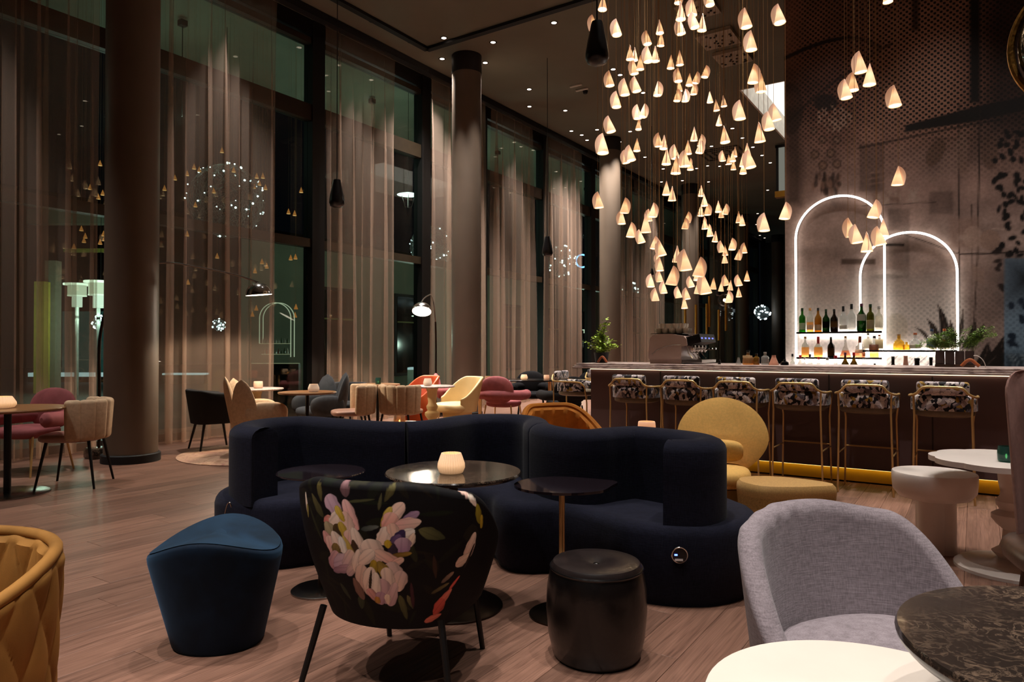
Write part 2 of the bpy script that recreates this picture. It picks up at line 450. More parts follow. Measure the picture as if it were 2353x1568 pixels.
for _ in range(26): blend(ell(2008 + rr.random() * 60, 440 + rr.random() * 26, 2 + rr.random() * 5, 3 + rr.random() * 6), rr.choice([(168, 144, 130), (120, 92, 80)]), .7)
for _ in range(14): stroke([(2085 + rr.random() * 30, 430 + rr.random() * 20), (2085 + rr.random() * 30, 455 + rr.random() * 15)], 2, (170, 148, 136), .6)
stroke([(1980, 473), (2150, 465)], 2, (30, 20, 16), .7)
for (x_, y_, rx, ry) in ((2018, 532, 24, 3), (2060, 534, 22, 4)): blend(ell(x_, y_, rx, ry), (176, 152, 140), .7)
blend(rect(2020, 560, 2078, 566, 1.5), (28, 19, 14)); blend(rect(1933, 595, 2012, 608, 2), (62, 44, 32), .85)
blend(rect(2018, 570, 2076, 680, 6), (120, 98, 88), .5); blend(ell(2036, 628, 42, 9), (176, 154, 142), .6); blend(ell(2040, 636, 34, 6), (60, 46, 38), .6)
stroke([(1980, 680), (2080, 680)], 2, (70, 54, 46), .7); stroke([(2080, 540), (2140, 560), (2190, 580), (2204, 583)], 3, (40, 28, 22), .8); stroke([(2204, 584), (2280, 583), (2353, 578)], 4, (34, 24, 18))
blend(rect(2182, 500, 2251, 573, 7), (150, 122, 110), .8); blend(ell(2235, 545, 22, 26), (186, 158, 144), .6); blend(rect(2200, 540, 2232, 552, 3), (190, 165, 152), .5)
poly([(2234, 606), (2262, 624), (2262, 656), (2234, 640)], (172, 144, 130), .8)
blend(ell(2275, 552, 24, 24), (160, 130, 114), .7); blend(rect(2278, 525, 2312, 528, 1), (190, 164, 150), .8)
for _ in range(70):
    x_ = 2285 + rr.random() * 75; y_ = 300 + rr.random() * 370
    if y_ > 590 and x_ > 2305: continue
    blend(ell(x_, y_, 6 + rr.random() * 5, 4 + rr.random() * 4, rr.random() * 3), (17, 13, 12))
blend(np.clip((PY - 610) / 110, 0, 1) * np.clip((2235 - PX) / 60, 0, 1), (232, 222, 214), .8); blend(rect(2204, 590, 2300, 860, 25), (120, 96, 86), .4)  # the pale fade is shelf-light glow painted into the wall
def leaf(x0, y0, x1, y1, wd, c=(33, 24, 18)):
    n_ = 9; P_ = []
    dx, dy = x1 - x0, y1 - y0; l = math.hypot(dx, dy); nx, ny = -dy / l, dx / l
    for k in range(n_): 
        s_ = k / (n_ - 1); ww = wd * math.sin(PI * min(1, s_ * 1.02)) ** .8 * (1 - .35 * s_)
        bend = .12 * l * math.sin(PI * s_); cx_, cy_ = x0 + dx * s_ + nx * bend, y0 + dy * s_ + ny * bend
        P_.append((cx_, cy_, max(ww, .5)))
    for a, b in zip(P_[:-1], P_[1:]): stroke([a[:2], b[:2]], (a[2] + b[2]) / 2, c)
    for a, b in zip(P_[1:-1], P_[2:]): stroke([a[:2], b[:2]], 1.2, (128, 104, 92), .5)
for a in ((2150, 800, 2132, 735, 20), (2160, 800, 2155, 702, 24), (2168, 800, 2184, 738, 22), (2138, 795, 2102, 752, 10), (2180, 800, 2212, 712, 14), (2210, 800, 2240, 733, 18), (2220, 800, 2260, 746, 22),
          (2250, 850, 2310, 770, 34), (2280, 850, 2325, 765, 40), (2300, 860, 2300, 790, 46), (2240, 850, 2270, 790, 30)): leaf(*a)
for k in range(26):
    x_ = 2030 + rr.random() * 110; y_ = 815 + rr.random() * 35; stroke([(x_, y_), (x_ + 14, y_ - 12), (x_ + 20, y_ - 26 + rr.random() * 18)], 1.3, (92, 78, 72), .8)
blend(ell(2060, 752, 26, 32), (170, 156, 120), .35)
# dark niche with the blue leaf print at the right edge
blend(rect(2308, 594, 2420, 900, 1.2), (126, 150, 170)); blend(rect(2308, 594, 2420, 690, 45), (10, 12, 18), .95)
for _ in range(26): blend(ell(2315 + rr.random() * 75, 690 + rr.random() * 110, 4 + rr.random() * 5, 6 + rr.random() * 5, rr.random() * 3), (28, 44, 62))
blend(rect(2308, 812, 2420, 900, 10), (28, 40, 48), .85)
for _ in range(12): x_ = 2312 + rr.random() * 45; stroke([(x_, 815), (x_ + 8, 830), (x_ + 12, 850)], 1.3, (150, 166, 176), .6)
mask = np.clip((430 - PY) / 160, 0, 1) * np.clip((PX - 1790) / 60, .35, 1) * np.where(PX > 2300, .8, 1.0)
low = np.clip((PY - 640) / 60, 0, 1) * (.07 + .13 * np.clip((PX - 2030) / 90, 0, 1))
mb = MB()
nv = NX * NZ
verts = np.stack([GX, np.full_like(GX, YM), GZ], -1).reshape(-1, 3)
me = bpy.data.meshes.new('wall_back')
idx = (np.arange(NZ - 1)[:, None] * NX + np.arange(NX - 1)[None]).reshape(-1)
quads = np.stack([idx, idx + 1, idx + 1 + NX, idx + NX], -1)
# closed slab: front sheet plus a plain back and edges
ext = np.array([[MX0, YM + .3, 0], [4.2, YM + .3, 0], [4.2, YM + .3, HC], [MX0, YM + .3, HC]])
allv = np.concatenate([verts, ext]); a0 = nv
cA, cB, cC, cD = 0, NX - 1, nv - 1, nv - NX
extra = np.array([[a0 + 1, a0, a0 + 3, a0 + 2], [a0, cA, cD, a0 + 3], [cB, a0 + 1, a0 + 2, cC]])
allq = np.concatenate([quads, extra])
me.vertices.add(len(allv)); me.vertices.foreach_set('co', allv.reshape(-1))
me.loops.add(len(allq) * 4); me.loops.foreach_set('vertex_index', allq.reshape(-1).astype(np.int32))
me.polygons.add(len(allq)); me.polygons.foreach_set('loop_start', np.arange(0, len(allq) * 4, 4, dtype=np.int32))
me.update(calc_edges=True); me.validate()
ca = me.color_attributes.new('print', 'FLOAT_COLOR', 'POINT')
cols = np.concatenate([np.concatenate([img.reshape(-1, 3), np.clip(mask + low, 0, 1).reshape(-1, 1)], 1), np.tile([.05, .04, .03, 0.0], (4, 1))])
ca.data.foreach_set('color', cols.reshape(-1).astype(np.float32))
t = NT('printed_wall'); at = t.n('Attribute', attribute_name='print')
sep = t.n('SeparateXYZ', inp={0: t.obj()}); k = 2 * PI / .062
u = t.math('ADD', sep.outputs[0], sep.outputs[2]); v = t.math('SUBTRACT', sep.outputs[0], sep.outputs[2])
pat = t.math('MULTIPLY', t.math('SINE', t.math('MULTIPLY', sep.outputs[0], k)), t.math('SINE', t.math('MULTIPLY', sep.outputs[2], k)))
dots = t.ramp(t.math('ADD', t.math('MULTIPLY', pat, .5), .5), [(.52, (0, 0, 0, 1)), (.68, (1, 1, 1, 1))])
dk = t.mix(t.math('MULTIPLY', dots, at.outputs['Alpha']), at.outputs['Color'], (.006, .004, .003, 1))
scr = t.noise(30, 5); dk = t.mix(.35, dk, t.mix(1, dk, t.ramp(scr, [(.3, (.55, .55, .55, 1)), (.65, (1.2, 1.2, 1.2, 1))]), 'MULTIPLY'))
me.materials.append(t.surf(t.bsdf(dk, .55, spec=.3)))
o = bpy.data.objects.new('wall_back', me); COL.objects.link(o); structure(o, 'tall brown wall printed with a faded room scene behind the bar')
# dark block with lit gallery window beside the wall edge
mb = MB(); mb.box((-1.0, 19.6, HC / 2), (6.1, .5, HC)); structure(mb.build('wall_core', plain('core_dark', (16, 13, 12), .7)), 'black core wall at the far right')
p0, p1 = onY(1787, 338, 19.3), onY(1815, 440, 19.3)
gw = thing('gallery_window', 'pale lit gallery window with gold sill left of the printed wall', 'window', ((p0.x + p1.x) / 2, 19.3, p1.z))
hh = p0.z - p1.z; ww = p1.x - p0.x
mb = MB(); mb.box((0, .0, hh / 2), (ww, .06, hh)); mb.build('pane', emit('gallery_pane', (150, 150, 138), .55), gw)
mb = MB(); mb.box((0, -.02, -.06), (ww + .1, .2, .16)); mb.build('sill', M['gold'], gw)
mb = MB(); mb.box((-ww / 2, -.02, hh / 2), (.06, .1, hh)); mb.box((0, -.02, hh), (ww + .1, .1, .07)); mb.build('frame', M['frame_dark'], gw)

# --- curtains
t = NT('sheer'); nz = t.noise(1, 2, vec=t.mapped((3, 3, .05))); wv = t.noise(420, 2)
df = t.n('BsdfDiffuse', inp={'Color': lin((222, 192, 172))}); tl = t.n('BsdfTranslucent', inp={'Color': lin((214, 184, 164))}); tr = t.n('BsdfTransparent', inp={'Color': (.97, .95, .92, 1)})
m1 = t.n('MixShader', inp={0: .42, 1: df.outputs[0], 2: tl.outputs[0]})
m2 = t.n('MixShader', inp={0: t.math('ADD', t.math('MULTIPLY', wv, .10), .24), 1: tr.outputs[0], 2: m1.outputs[0]})
M['sheer'] = t.surf(m2.outputs[0])
def curtain(label, ya, yb, seed, amp=.115, folds=None, dens=9):
    r = random.Random(seed); n = int((yb - ya) * (folds or 4.4)); nu = n * 12; mb = MB(); rows = []
    ph = [r.random() * 6 for _ in range(4)]
    for j in range(15):
        zf = j / 14; z = .015 + zf * (6.56 - .015); row = []
        A = amp * (1.15 - .75 * zf ** 3)
        for i in range(nu + 1):
            u = i / nu; a = 2 * PI * n * u + 1.1 * math.sin(2 * PI * u * 1.7 + ph[0]) + .7 * math.sin(2 * PI * u * 3.1 + ph[1]) + .35 * math.sin(zf * 3 + ph[2] + u * 9)
            am = A * (.65 + .35 * math.sin(2 * PI * u * 2.3 + ph[3] + zf))
            y = ya + (yb - ya) * u + .55 * am * math.sin(2 * a)
            row.append((XC + am * math.sin(a) + .03 * math.sin(u * 7 + ph[1]), y, z))
        rows.append(row)
    mb.grid(rows); c = mb.build('curtain', M['sheer'], angle=0); tag(c, label, 'curtain', 'sheer curtains along the windows')
    mb = MB(); mb.grid([[(p[0] - .004, p[1], p[2]) for p in rows[0]], [(p[0] - .004, p[1], .2) for p in rows[0]]]); mb.build('hem', M['sheer'], c, angle=0)
    return c
for lab, ya, yb, s_ in (('sheer taupe curtain at the left photo edge, left of the nearest column', 1.2, 4.25, 1),
        ('wide sheer taupe curtain right of the nearest column, behind the first arc lamp', 5.02, 6.82, 2),
        ('sheer taupe curtain between the two arc lamps, behind the orange chair', 7.73, 9.44, 3),
        ('narrow sheer curtain just left of the light-scalloped column', 10.33, 12.14, 4),
        ('sheer brown curtain just right of the light-scalloped column', 12.52, 14.18, 5),
        ('sheer brown curtain left of the leafy bar plant', 14.88, 16.68, 6),
        ('far sheer curtain right of the third column', 18.6, 19.8, 7),
        ('far sheer curtain left of the coffee machine', 20.1, 22.6, 8),
        ('far sheer curtain behind the coffee machine', 23.6, 26.0, 9),
        ('farthest sheer curtain in the corner of the hall', 27.5, 30.5, 10)): curtain(lab, ya, yb, s_)
# end wall curtains (across the hall)
for i, (xa, xb, lab) in enumerate(((-8.4, -7.2, 'dark drape on the end wall nearest the corner'), (-6.3, -5.3, 'dark drape on the end wall right of the brass tubes'), (-4.6, -4.2, 'narrow dark drape on the end wall beside the black core'))):
    mb = MB(); rows = []
    for z in (.02, 3.0, 6.5):
        rows.append([(xa + (xb - xa) * k / 60, Y1 - .45 + .07 * math.sin(k * .9), z) for k in range(61)])
    mb.grid(rows); tag(mb.build('drape', plain('drape_cloth_%d' % i, (92, 74, 62), .9), angle=0), lab, 'curtain')
# black curtain tracks
mb = MB(); mb.box((XC, (MULL[0] + MULL[-1]) / 2, 6.63), (.14, MULL[-1] - MULL[0], .12)); tag(mb.build('curtain_track', M['black_matt']), 'long black curtain track under the ceiling along the windows', 'track')
# lighting track with its corner
mb = MB(); mb.box((-8.22, 3.2, HC - .03), (.11, 12.8, .05)); mb.box((-5.2, 9.6, HC - .03), (6.05, .11, .05))
tag(mb.build('lighting_track', M['black_matt']), 'L-shaped black lighting slot in the dark ceiling', 'track')
# ================================================================== BAR
BX0, BX1, BY = -3.66, 2.2, 7.1
SZ = 1.086
bar = thing('bar_counter', 'long bar counter with layered marble top and dark plum front', 'bar', ((BX0 + BX1) / 2, BY + .4, 0))
bw = BX1 - BX0
M['plum'] = plain('plum_panel', (98, 76, 76), .42, vary=.06, scale=3, spec=.4)
mb = MB(); mb.box((0, 0, (.14 + SZ - .06) / 2), (bw, .72, SZ - .06 - .14)); mb.build('body', M['plum'], bar)
mb = MB()
for k in range(1, 7): mb.box((-bw / 2 + k * bw / 7, -.362, .58), (.012, .006, .85))
mb.build('panel_joint', plain('joint', (40, 28, 27), .5), bar)
mb = MB(); mb.box((0, .03, .075), (bw - .02, .66, .12)); mb.build('kick_plate', plain('kick_yellow', (222, 170, 38), .35, .1, vary=.05), bar, label='yellow gold kick plate')
mb = MB(); mb.box((0, -.325, .137), (bw - .04, .025, .006)); mb.build('kick_light', emit('kick_led', (255, 214, 130), 2.4), bar)
t = NT('marble'); n1_ = t.noise(1, 6, vec=t.mapped((3, 9, 9)), dist=2.0); n2_ = t.noise(14, 4)
mcol = t.ramp(n1_, [(.36, lin((120, 98, 94))), (.48, lin((212, 190, 182))), (.56, lin((196, 172, 166))), (.62, lin((120, 100, 98))), (.7, lin((208, 186, 178)))])
M['marble_pale'] = t.surf(t.bsdf(t.mix(.25, mcol, t.ramp(n2_, [(.3, lin((150, 128, 124))), (.7, lin((224, 206, 198)))])), .3))
for k in range(3):
    e = .035 * (2 - k); z = SZ - .0575 + .0195 * k
    mb = MB(); mb.rbox((0, 0, z + .00975), (bw + .26 + e, .95 + e, .0185), .006, 2); mb.build('slab_layer', M['marble_pale'], bar)
mb = MB(); mb.box((0, -.372, SZ - .0635), (bw, .014, .009)); mb.build('light_strip', M['led'], bar)

# --- back counter and shelves
bc = thing('back_counter', 'low dark back counter below the lit bottle shelves', 'counter', (.9, 8.85, 0))
mb = MB(); mb.box((0, 0, .43), (5.6, .6, .86)); mb.build('body', M['black_wood'], bc)
mb = MB(); mb.box((0, 0, .875), (5.66, .66, .03)); mb.build('worktop', M['black_matt'], bc)
BZ = .89
YS = 9.16
M['shelf_glass'] = plain('shelf_black', (16, 14, 14), .2)
M['shelf_led'] = emit('shelf_led', (255, 246, 236), 100.0)
def shelf(label, xa, xb, py):
    a, b = onY(xa, py, YS), onY(xb, py, YS); z = a.z
    s_ = thing('bottle_shelf', label, 'shelf', ((a.x + b.x) / 2, YS, z)); wd = b.x - a.x
    mb = MB(); mb.box((0, -.012, -.012), (wd, .22, .022)); mb.build('board', M['shelf_glass'], s_)
    mb = MB(); mb.box((0, .126, -.018), (wd - .02, .010, .008)); mb.build('light_strip', M['shelf_led'], s_)
    return z
zA = shelf('upper black bottle shelf inside the tall light arch', 1834, 2029, 763.5)
zB = shelf('lower black bottle shelf inside the tall light arch', 1834, 2029, 820.5)
zC = shelf('black bottle shelf inside the lower right light arch', 1985, 2200, 804.5)
mb = MB(); mb.box((0, 0, 0), (1.05, .015, .008)); o = mb.build('counter_light_strip', M['shelf_led'], loc=(wm(1930, 840)[0] + .25, 9.27, .95)); tag(o, 'thin light strip low on the wall behind the back counter bottles', 'light strip')
o.scale = (1.9, 1, 1)
# --- light arches
def arch(label, xl, xr, ytop, ybot, y):
    a, b = onY(xl, 700, y), onY(xr, 700, y); r = (b.x - a.x) / 2; cx = (a.x + b.x) / 2
    zt = onY((xl + xr) / 2, ytop, y).z; zb = onY(xl, ybot, y).z; zc = zt - r
    path = [(-r, 0, zb), (-r, 0, (zb + zc) / 2)] + [(-r * math.cos(PI * k / 32), 0, zc + r * math.sin(PI * k / 32)) for k in range(33)] + [(r, 0, (zb + zc) / 2), (r, 0, zb)]
    o = thing('light_arch', label, 'light', (cx, y, 0))
    mb = MB(); mb.tube(path, .0135, 10); mb.build('light_tube', M['led_white'], o)
    mb = MB(); mb.tube([(p[0], .018, p[2]) for p in path], .012, 6); mb.build('mounting_rail', M['white_lacquer'], o)
arch('taller glowing white arch outlining the left bottle shelves', 1829, 2033, 450, 850, 9.265)
arch('lower glowing white arch on the right of the printed wall', 1977, 2200, 534, 850, 9.262)

# --- bottles
def glass_mat(name, c, c2=None, split=None):
    t = NT(name)
    g = t.n('BsdfGlossy', inp={'Color': (1, 1, 1, 1), 'Roughness': .05}); tr = t.n('BsdfTransparent'); df = t.n('BsdfDiffuse')
    col = lin(c)
    if c2:
        z = t.n('SeparateXYZ', inp={0: t.obj()}).outputs[2]
        cc = t.mix(t.math('GREATER_THAN', z, split), lin(c2), col); t.link(cc, tr.inputs[0]); t.link(cc, df.inputs[0])
    else: tr.inputs[0].default_value = col; df.inputs[0].default_value = col
    bf = t.n('NewGeometry').outputs['Backfacing']; fr = t.n('Fresnel', inp={'IOR': t.math('ADD', 1.4, t.math('MULTIPLY', bf, 1 / 1.4 - 1.4))}).outputs[0]
    m0 = t.n('MixShader', inp={0: .22, 1: tr.outputs[0], 2: df.outputs[0]})
    mx = t.n('MixShader', inp={0: fr, 1: m0.outputs[0], 2: g.outputs[0]}); return t.surf(mx.outputs[0])
GM = {'green': glass_mat('glass_green', (70, 150, 60)), 'dkgreen': glass_mat('glass_dark_green', (40, 86, 36)), 'olive': glass_mat('glass_olive', (120, 120, 40)), 'amber': glass_mat('glass_amber', (196, 146, 56)),
      'brown': glass_mat('glass_brown', (50, 26, 14)), 'clear': glass_mat('glass_clear', (238, 240, 238)), 'whisky': glass_mat('glass_whisky', (240, 242, 238), (248, 206, 146), .12), 'rose': glass_mat('glass_rose', (240, 238, 234), (246, 190, 156), .08),
      'black': plain('glass_black', (12, 10, 12), .15), 'gold': glass_mat('glass_gold', (246, 214, 110)), 'wine': glass_mat('glass_wine', (110, 90, 24)), 'salmon': plain('salmon_ceramic', (214, 150, 124), .4), 'white': glass_mat('glass_white', (240, 238, 230))}
CAPM = {k: plain('cap_' + k, c, .4) for k, c in {'green': (18, 50, 26), 'red': (190, 26, 36), 'black': (16, 14, 14), 'gold': (196, 150, 70), 'white': (220, 214, 206), 'cork': (190, 140, 84), 'blue': (40, 70, 100), 'orange': (206, 110, 60), 'silver': (170, 166, 160), 'purple': (84, 34, 60)}.items()}
def paper(name, c):
    t = NT(name); a_ = t.n('BsdfDiffuse', inp={'Color': lin(c)}); b_ = t.n('BsdfTranslucent', inp={'Color': lin(c)}); return t.surf(t.n('MixShader', inp={0: .5, 1: a_.outputs[0], 2: b_.outputs[0]}).outputs[0])
LABM = {k: paper('label_' + k, c) for k, c in {'white': (228, 220, 204), 'cream': (214, 196, 160), 'black': (22, 20, 20), 'gold': (190, 150, 80), 'blue': (90, 110, 140), 'brown': (110, 74, 40), 'pink': (210, 160, 150)}.items()}
def bottle(loc, h, wd, kind, glass, cap, lab, label, capz=.1, labz=(.15, .48), rz=0.0):
    r = wd / 2
    prof = {'round': [(.0, 0), (.92, 0), (1, .02), (1, .52), (.93, .60), (.52, .70), (.33, .78), (.30, .97), (.30, 1.0), (0, 1.0)],
            'tall': [(0, 0), (.95, 0), (1, .02), (1, .60), (.85, .67), (.42, .73), (.36, .80), (.36, 1.0), (0, 1.0)],
            'square': [(0, 0), (.95, 0), (1, .02), (1, .56), (.9, .64), (.34, .72), (.32, 1.0), (0, 1.0)],
            'squat': [(0, 0), (.92, 0), (1, .03), (.98, .30), (.9, .5), (.55, .62), (.3, .70), (.28, 1.0), (0, 1.0)],
            'cone': [(0, 0), (1, .0), (1, .06), (.75, .2), (.3, .6), (.2, .7), (.2, 1.0), (0, 1.0)],
            'bell': [(0, 0), (1, .0), (1, .05), (.75, .35), (.45, .75), (.38, .9), (.4, 1.0), (0, 1.0)]}[kind]
    b = thing('bottle', label, 'bottle', loc, rz, 'bottles on the bar and its shelves')
    mb = MB(); n = 4 if False else 20
    if kind == 'square':
        rows = []
        for q, z in prof:
            row = []
            for k in range(24):
                a = 2 * PI * k / 24; ex = .45 if z < .6 else 1.0
                row.append((r * q * math.copysign(abs(math.cos(a)) ** ex, math.cos(a)), r * q * math.copysign(abs(math.sin(a)) ** ex, math.sin(a)), z * h))
            rows.append(row)
        mb.grid(rows, cv=True)
    else: mb.lathe([(q * r, z * h) for q, z in prof], n)
    mb.build('glass_body', GM[glass], b)
    if cap:
        q = prof[-2][0] * r * 1.12; mb = MB(); mb.lathe([(0, h * (1 - capz)), (q, h * (1 - capz)), (q, h * 1.005), (q * .9, h * 1.012), (0, h * 1.012)], 14); mb.build('cap', CAPM[cap], b)
    if lab:
        mb = MB(); rows = []
        for z in labz:
            qq = r * 1.02 * (prof[3][0] if z < .5 else .97)
            rows.append([(qq * math.sin(a), -qq * math.cos(a), z * h) if kind != 'square' else (r * 1.02 * max(-1, min(1, a / .9)), -r * 1.03, z * h) for a in [(-1.1 + 2.2 * k / 12) for k in range(13)]])
        mb.grid(rows); mb.build('paper_label', LABM[lab], b)
    return b
def row(z, Y, ytop_off, items, sc, py_bot, ox, oy):
    for (cxz, topz, wz, kind, glass, cap, lab, label, kw) in items:
        px = ox + cxz / sc; a = onY(px, py_bot, Y); d = (a - EYEV).dot(_F)
        h = (py_bot - (oy + topz / sc)) * d / F_PX; wd = wz / sc * d / F_PX
        bottle((a.x, Y, z), h, wd, kind, glass, cap, lab, label, **kw)
S8 = 4.255
row(zA, YS - .02, 0, [
    (185, 120, 62, 'tall', 'green', 'green', 'white', 'green bottle with white lower label, first on the upper shelf', dict(labz=(.1, .38))),
    (262, 120, 62, 'tall', 'whisky', 'cork', 'white', 'clear whisky bottle with tan cap, second on the upper shelf', dict(labz=(.1, .30))),
    (340, 120, 66, 'round', 'amber', 'black', 'cream', 'amber-green whisky bottle with cream label, third on the upper shelf', dict(labz=(.06, .3))),
    (418, 133, 66, 'round', 'dkgreen', 'green', 'black', 'short dark green bottle with black label, fourth on the upper shelf', dict(labz=(.18, .45))),
    (498, 133, 70, 'round', 'brown', 'black', 'brown', 'black-brown cream liqueur bottle, fifth on the upper shelf', dict(labz=(.2, .5))),
    (587, 107, 72, 'round', 'clear', 'black', 'white', 'clear bottle with a tall dark neck band, sixth on the upper shelf', dict(labz=(.1, .25), capz=.2)),
    (668, 86, 78, 'round', 'clear', 'black', None, 'tall frosted clear bottle with black neck, seventh on the upper shelf', dict(capz=.18)),
    (765, 83, 84, 'round', 'dkgreen', 'purple', 'white', 'largest dark vermouth bottle with a round white label on the upper shelf', dict(labz=(.38, .62))),
    (852, 90, 70, 'tall', 'olive', 'green', 'cream', 'olive green vermouth bottle, ninth on the upper shelf', dict(labz=(.08, .42))),
    (935, 110, 70, 'tall', 'white', 'silver', 'white', 'clear white-labelled rum bottle at the right end of the upper shelf', dict(labz=(.15, .6)))], S8, 762.5, 1800, 680)
row(zB, YS - .02, 0, [
    (215, 395, 72, 'round', 'whisky', 'cork', None, 'wide whisky bottle with cork, first on the lower shelf of the tall arch', {}),
    (342, 395, 82, 'squat', 'whisky', 'red', None, 'whisky bottle with red wax top, second on the lower shelf', dict(capz=.35)),
    (467, 400, 66, 'round', 'brown', 'black', 'brown', 'brown bourbon bottle with brown label, third on the lower shelf', dict(labz=(.06, .5))),
    (608, 388, 104, 'cone', 'rose', 'cork', None, 'triangular decanter with a wide amber foot on the lower shelf', {}),
    (750, 390, 92, 'squat', 'rose', 'orange', 'white', 'cognac bottle with orange neck, fifth on the lower shelf', dict(capz=.3, labz=(.2, .38))),
    (890, 385, 80, 'square', 'whisky', 'black', 'pink', 'square clear bottle with dark cap at the right end of the lower shelf', dict(labz=(.3, .6)))], S8, 819.5, 1800, 680)
row(zC, YS - .02, 0, [
    (830, 365, 70, 'square', 'white', 'silver', 'white', 'white boxy bottle at the left end of the right arch shelf', dict(labz=(.1, .7))),
    (940, 378, 66, 'square', 'white', 'orange', 'cream', 'white boxy bottle with orange print, second on the right arch shelf', dict(labz=(.1, .7))),
    (1130, 372, 104, 'squat', 'gold', 'cork', None, 'tall golden tequila flask on the right arch shelf', {}),
    (1205, 448, 64, 'square', 'gold', None, None, 'low golden square bottle beside the golden flask', {}),
    (1290, 360, 108, 'squat', 'clear', 'orange', 'white', 'clear rounded flask with orange stopper on the right arch shelf', dict(labz=(.1, .3))),
    (1452, 322, 84, 'square', 'white', 'blue', 'blue', 'clear bottle with blue cap and blue label on the right arch shelf', dict(labz=(.12, .5))),
    (1577, 320, 80, 'square', 'white', 'orange', 'brown', 'clear bottle with orange cap and brown label beside the fern', dict(labz=(.12, .5)))], S8, 803.5, 1800, 680)
# bottles standing on the back counter (lower parts hidden by the bar)
for (px, pt, wd, kind, g, cp, lb, lab) in ((1821, 814, .06, 'tall', 'whisky', 'black', None, 'slim bottle with black pourer left of the tall arch leg'),
    (1839, 817, .075, 'tall', 'rose', 'red', 'white', 'bottle with long red capsule inside the left foot of the tall arch'),
    (1849, 822, .07, 'round', 'clear', 'silver', None, 'small clear bottle right of the long red capsule'),
    (1861, 815, .08, 'round', 'clear', 'black', None, 'clear bottle with black spout behind the counter'),
    (1881, 821, .08, 'round', 'clear', 'red', 'pink', 'clear bottle with red cap behind the counter under the lower shelf'),
    (1901, 823, .08, 'bell', 'clear', 'silver', None, 'clear conical bottle between the two red-capped bottles'),
    (1920, 818, .085, 'bell', 'clear', 'red', None, 'conical clear bottle with red cap behind the counter'),
    (1942, 811, .085, 'round', 'wine', 'purple', None, 'dark wine bottle with purple capsule behind the counter'),
    (1962, 811, .085, 'round', 'wine', 'red', None, 'olive wine bottle with red capsule behind the counter'),
    (1985, 813, .10, 'round', 'clear', 'orange', None, 'large clear bottle with orange neck left of the second arch leg'),
    (2010, 836, .055, 'tall', 'black', 'black', None, 'stubby black bottle neck peeping above the counter'),
    (2052, 820, .11, 'squat', 'black', 'black', 'cream', 'black rounded bottle inside the lower right arch'),
    (2081, 818, .10, 'bell', 'salmon', None, None, 'pale pink ceramic bottle inside the lower right arch'),
    (2107, 824, .15, 'square', 'black', 'black', 'white', 'broad-shouldered black bottle with white label'),
    (2139, 822, .11, 'squat', 'black', 'black', 'cream', 'black rounded bottle left of the fern trough')):
    a = onY(px, pt, 8.75); bottle((a.x, 8.75, BZ), a.z - BZ, wd, kind, g, cp, lb, lab, labz=(.3, .55))
# things on the bar top
for (px, pt, wd, kind, g, cp, lb, lab, Y) in ((1653, 826, .03, 'tall', 'black', 'black', None, 'tiny black dropper bottle on the bar top', 7.35), (1697, 822, .055, 'bell', 'clear', None, None, 'small clear glass carafe on the bar top', 7.3),
    (1719, 806, .11, 'squat', 'whisky', 'black', 'cream', 'round-bellied clear bottle with tan neck band on the bar', 7.3), (1738, 813, .06, 'tall', 'amber', 'black', None, 'slim amber bottle with black top on the bar', 7.3),
    (1758, 810, .075, 'tall', 'clear', 'silver', None, 'slim clear bottle with silver spout on the bar', 7.3), (1778, 817, .10, 'bell', 'salmon', None, None, 'salmon pink bell-shaped bottle on the bar', 7.3),
    (1803, 826, .08, 'squat', 'black', 'black', None, 'dark bottle on the bar right of the salmon bottle', 7.3)):
    a = onY(px, pt, Y); bottle((a.x, Y, SZ + .001), a.z - SZ, wd, kind, g, cp, lb, lab, labz=(.5, .65))

# --- coffee machine
cmx = onY(1515, 838, 7.55).x; cmx2 = onY(1637, 838, 7.55).x
cm = thing('coffee_machine', 'grey espresso machine on the bar with cups stacked on top', 'coffee machine', (cmx, 7.5, SZ + .001))
M['machine'] = plain('machine_grey', (196, 170, 160), .4, .1, vary=.03)
prof = [(0, .05), (.37, .05), (.375, .12), (.38, .19), (.44, .20), (.43, .27), (.40, .30), (.27, .325), (.12, .325), (.05, .305), (.02, .28), (.0, .12)]
mb = MB(); n = len(prof)
vs_ = [(x_, -.27, z_) for x_, z_ in prof] + [(x_, .27, z_) for x_, z_ in prof]
mb.add(vs_, [(i, (i + 1) % n, n + (i + 1) % n, n + i) for i in range(n)] + [tuple(range(n))[::-1], tuple(range(n, 2 * n))], False)
mb.build('housing', M['machine'], cm)
mb = MB(); mb.box((.19, 0, .025), (.36, .5, .05)); mb.build('base', M['machine'], cm)
mb = MB(); mb.tube([(.04, -.273, .10), (.10, -.273, .15), (.2, -.273, .19), (.3, -.273, .205), (.37, -.273, .205)], .003, 5); mb.build('groove', M['steel'], cm)
mb = MB(); mb.box((.5, 0, .26), (.16, .5, .09), m=Matrix.Rotation(-.25, 3, 'Y')); mb.build('control_panel', M['black_metal'], cm)
mb = MB()
for k in range(4): mb.box((.575, -.2 + .12 * k, .27), (.01, .05, .03))
mb.build('panel_light', emit('panel_blue', (120, 130, 255), 1.6), cm)
mb = MB(); mb.box((.46, 0, .03), (.26, .48, .03)); mb.build('drip_tray', M['steel'], cm)
mb = MB()
for y_ in (-.18, -.06, .06, .18):
    mb.lathe([(.03, .20), (.035, .14), (.02, .12)], 12, (.47, y_, 0)); mb.tube([(.47, y_, .15), (.62, y_ - .03, .165)], .009, 6)
mb.build('group_head', M['chrome'], cm)
mb = MB()
for y_ in (-.24, -.12, 0.0, .2): mb.tube([(.43, y_, .2), (.45, y_ - .02, .12), (.50, y_ - .03, .06)], .006, 6)
mb.build('steam_wand', M['chrome'], cm)
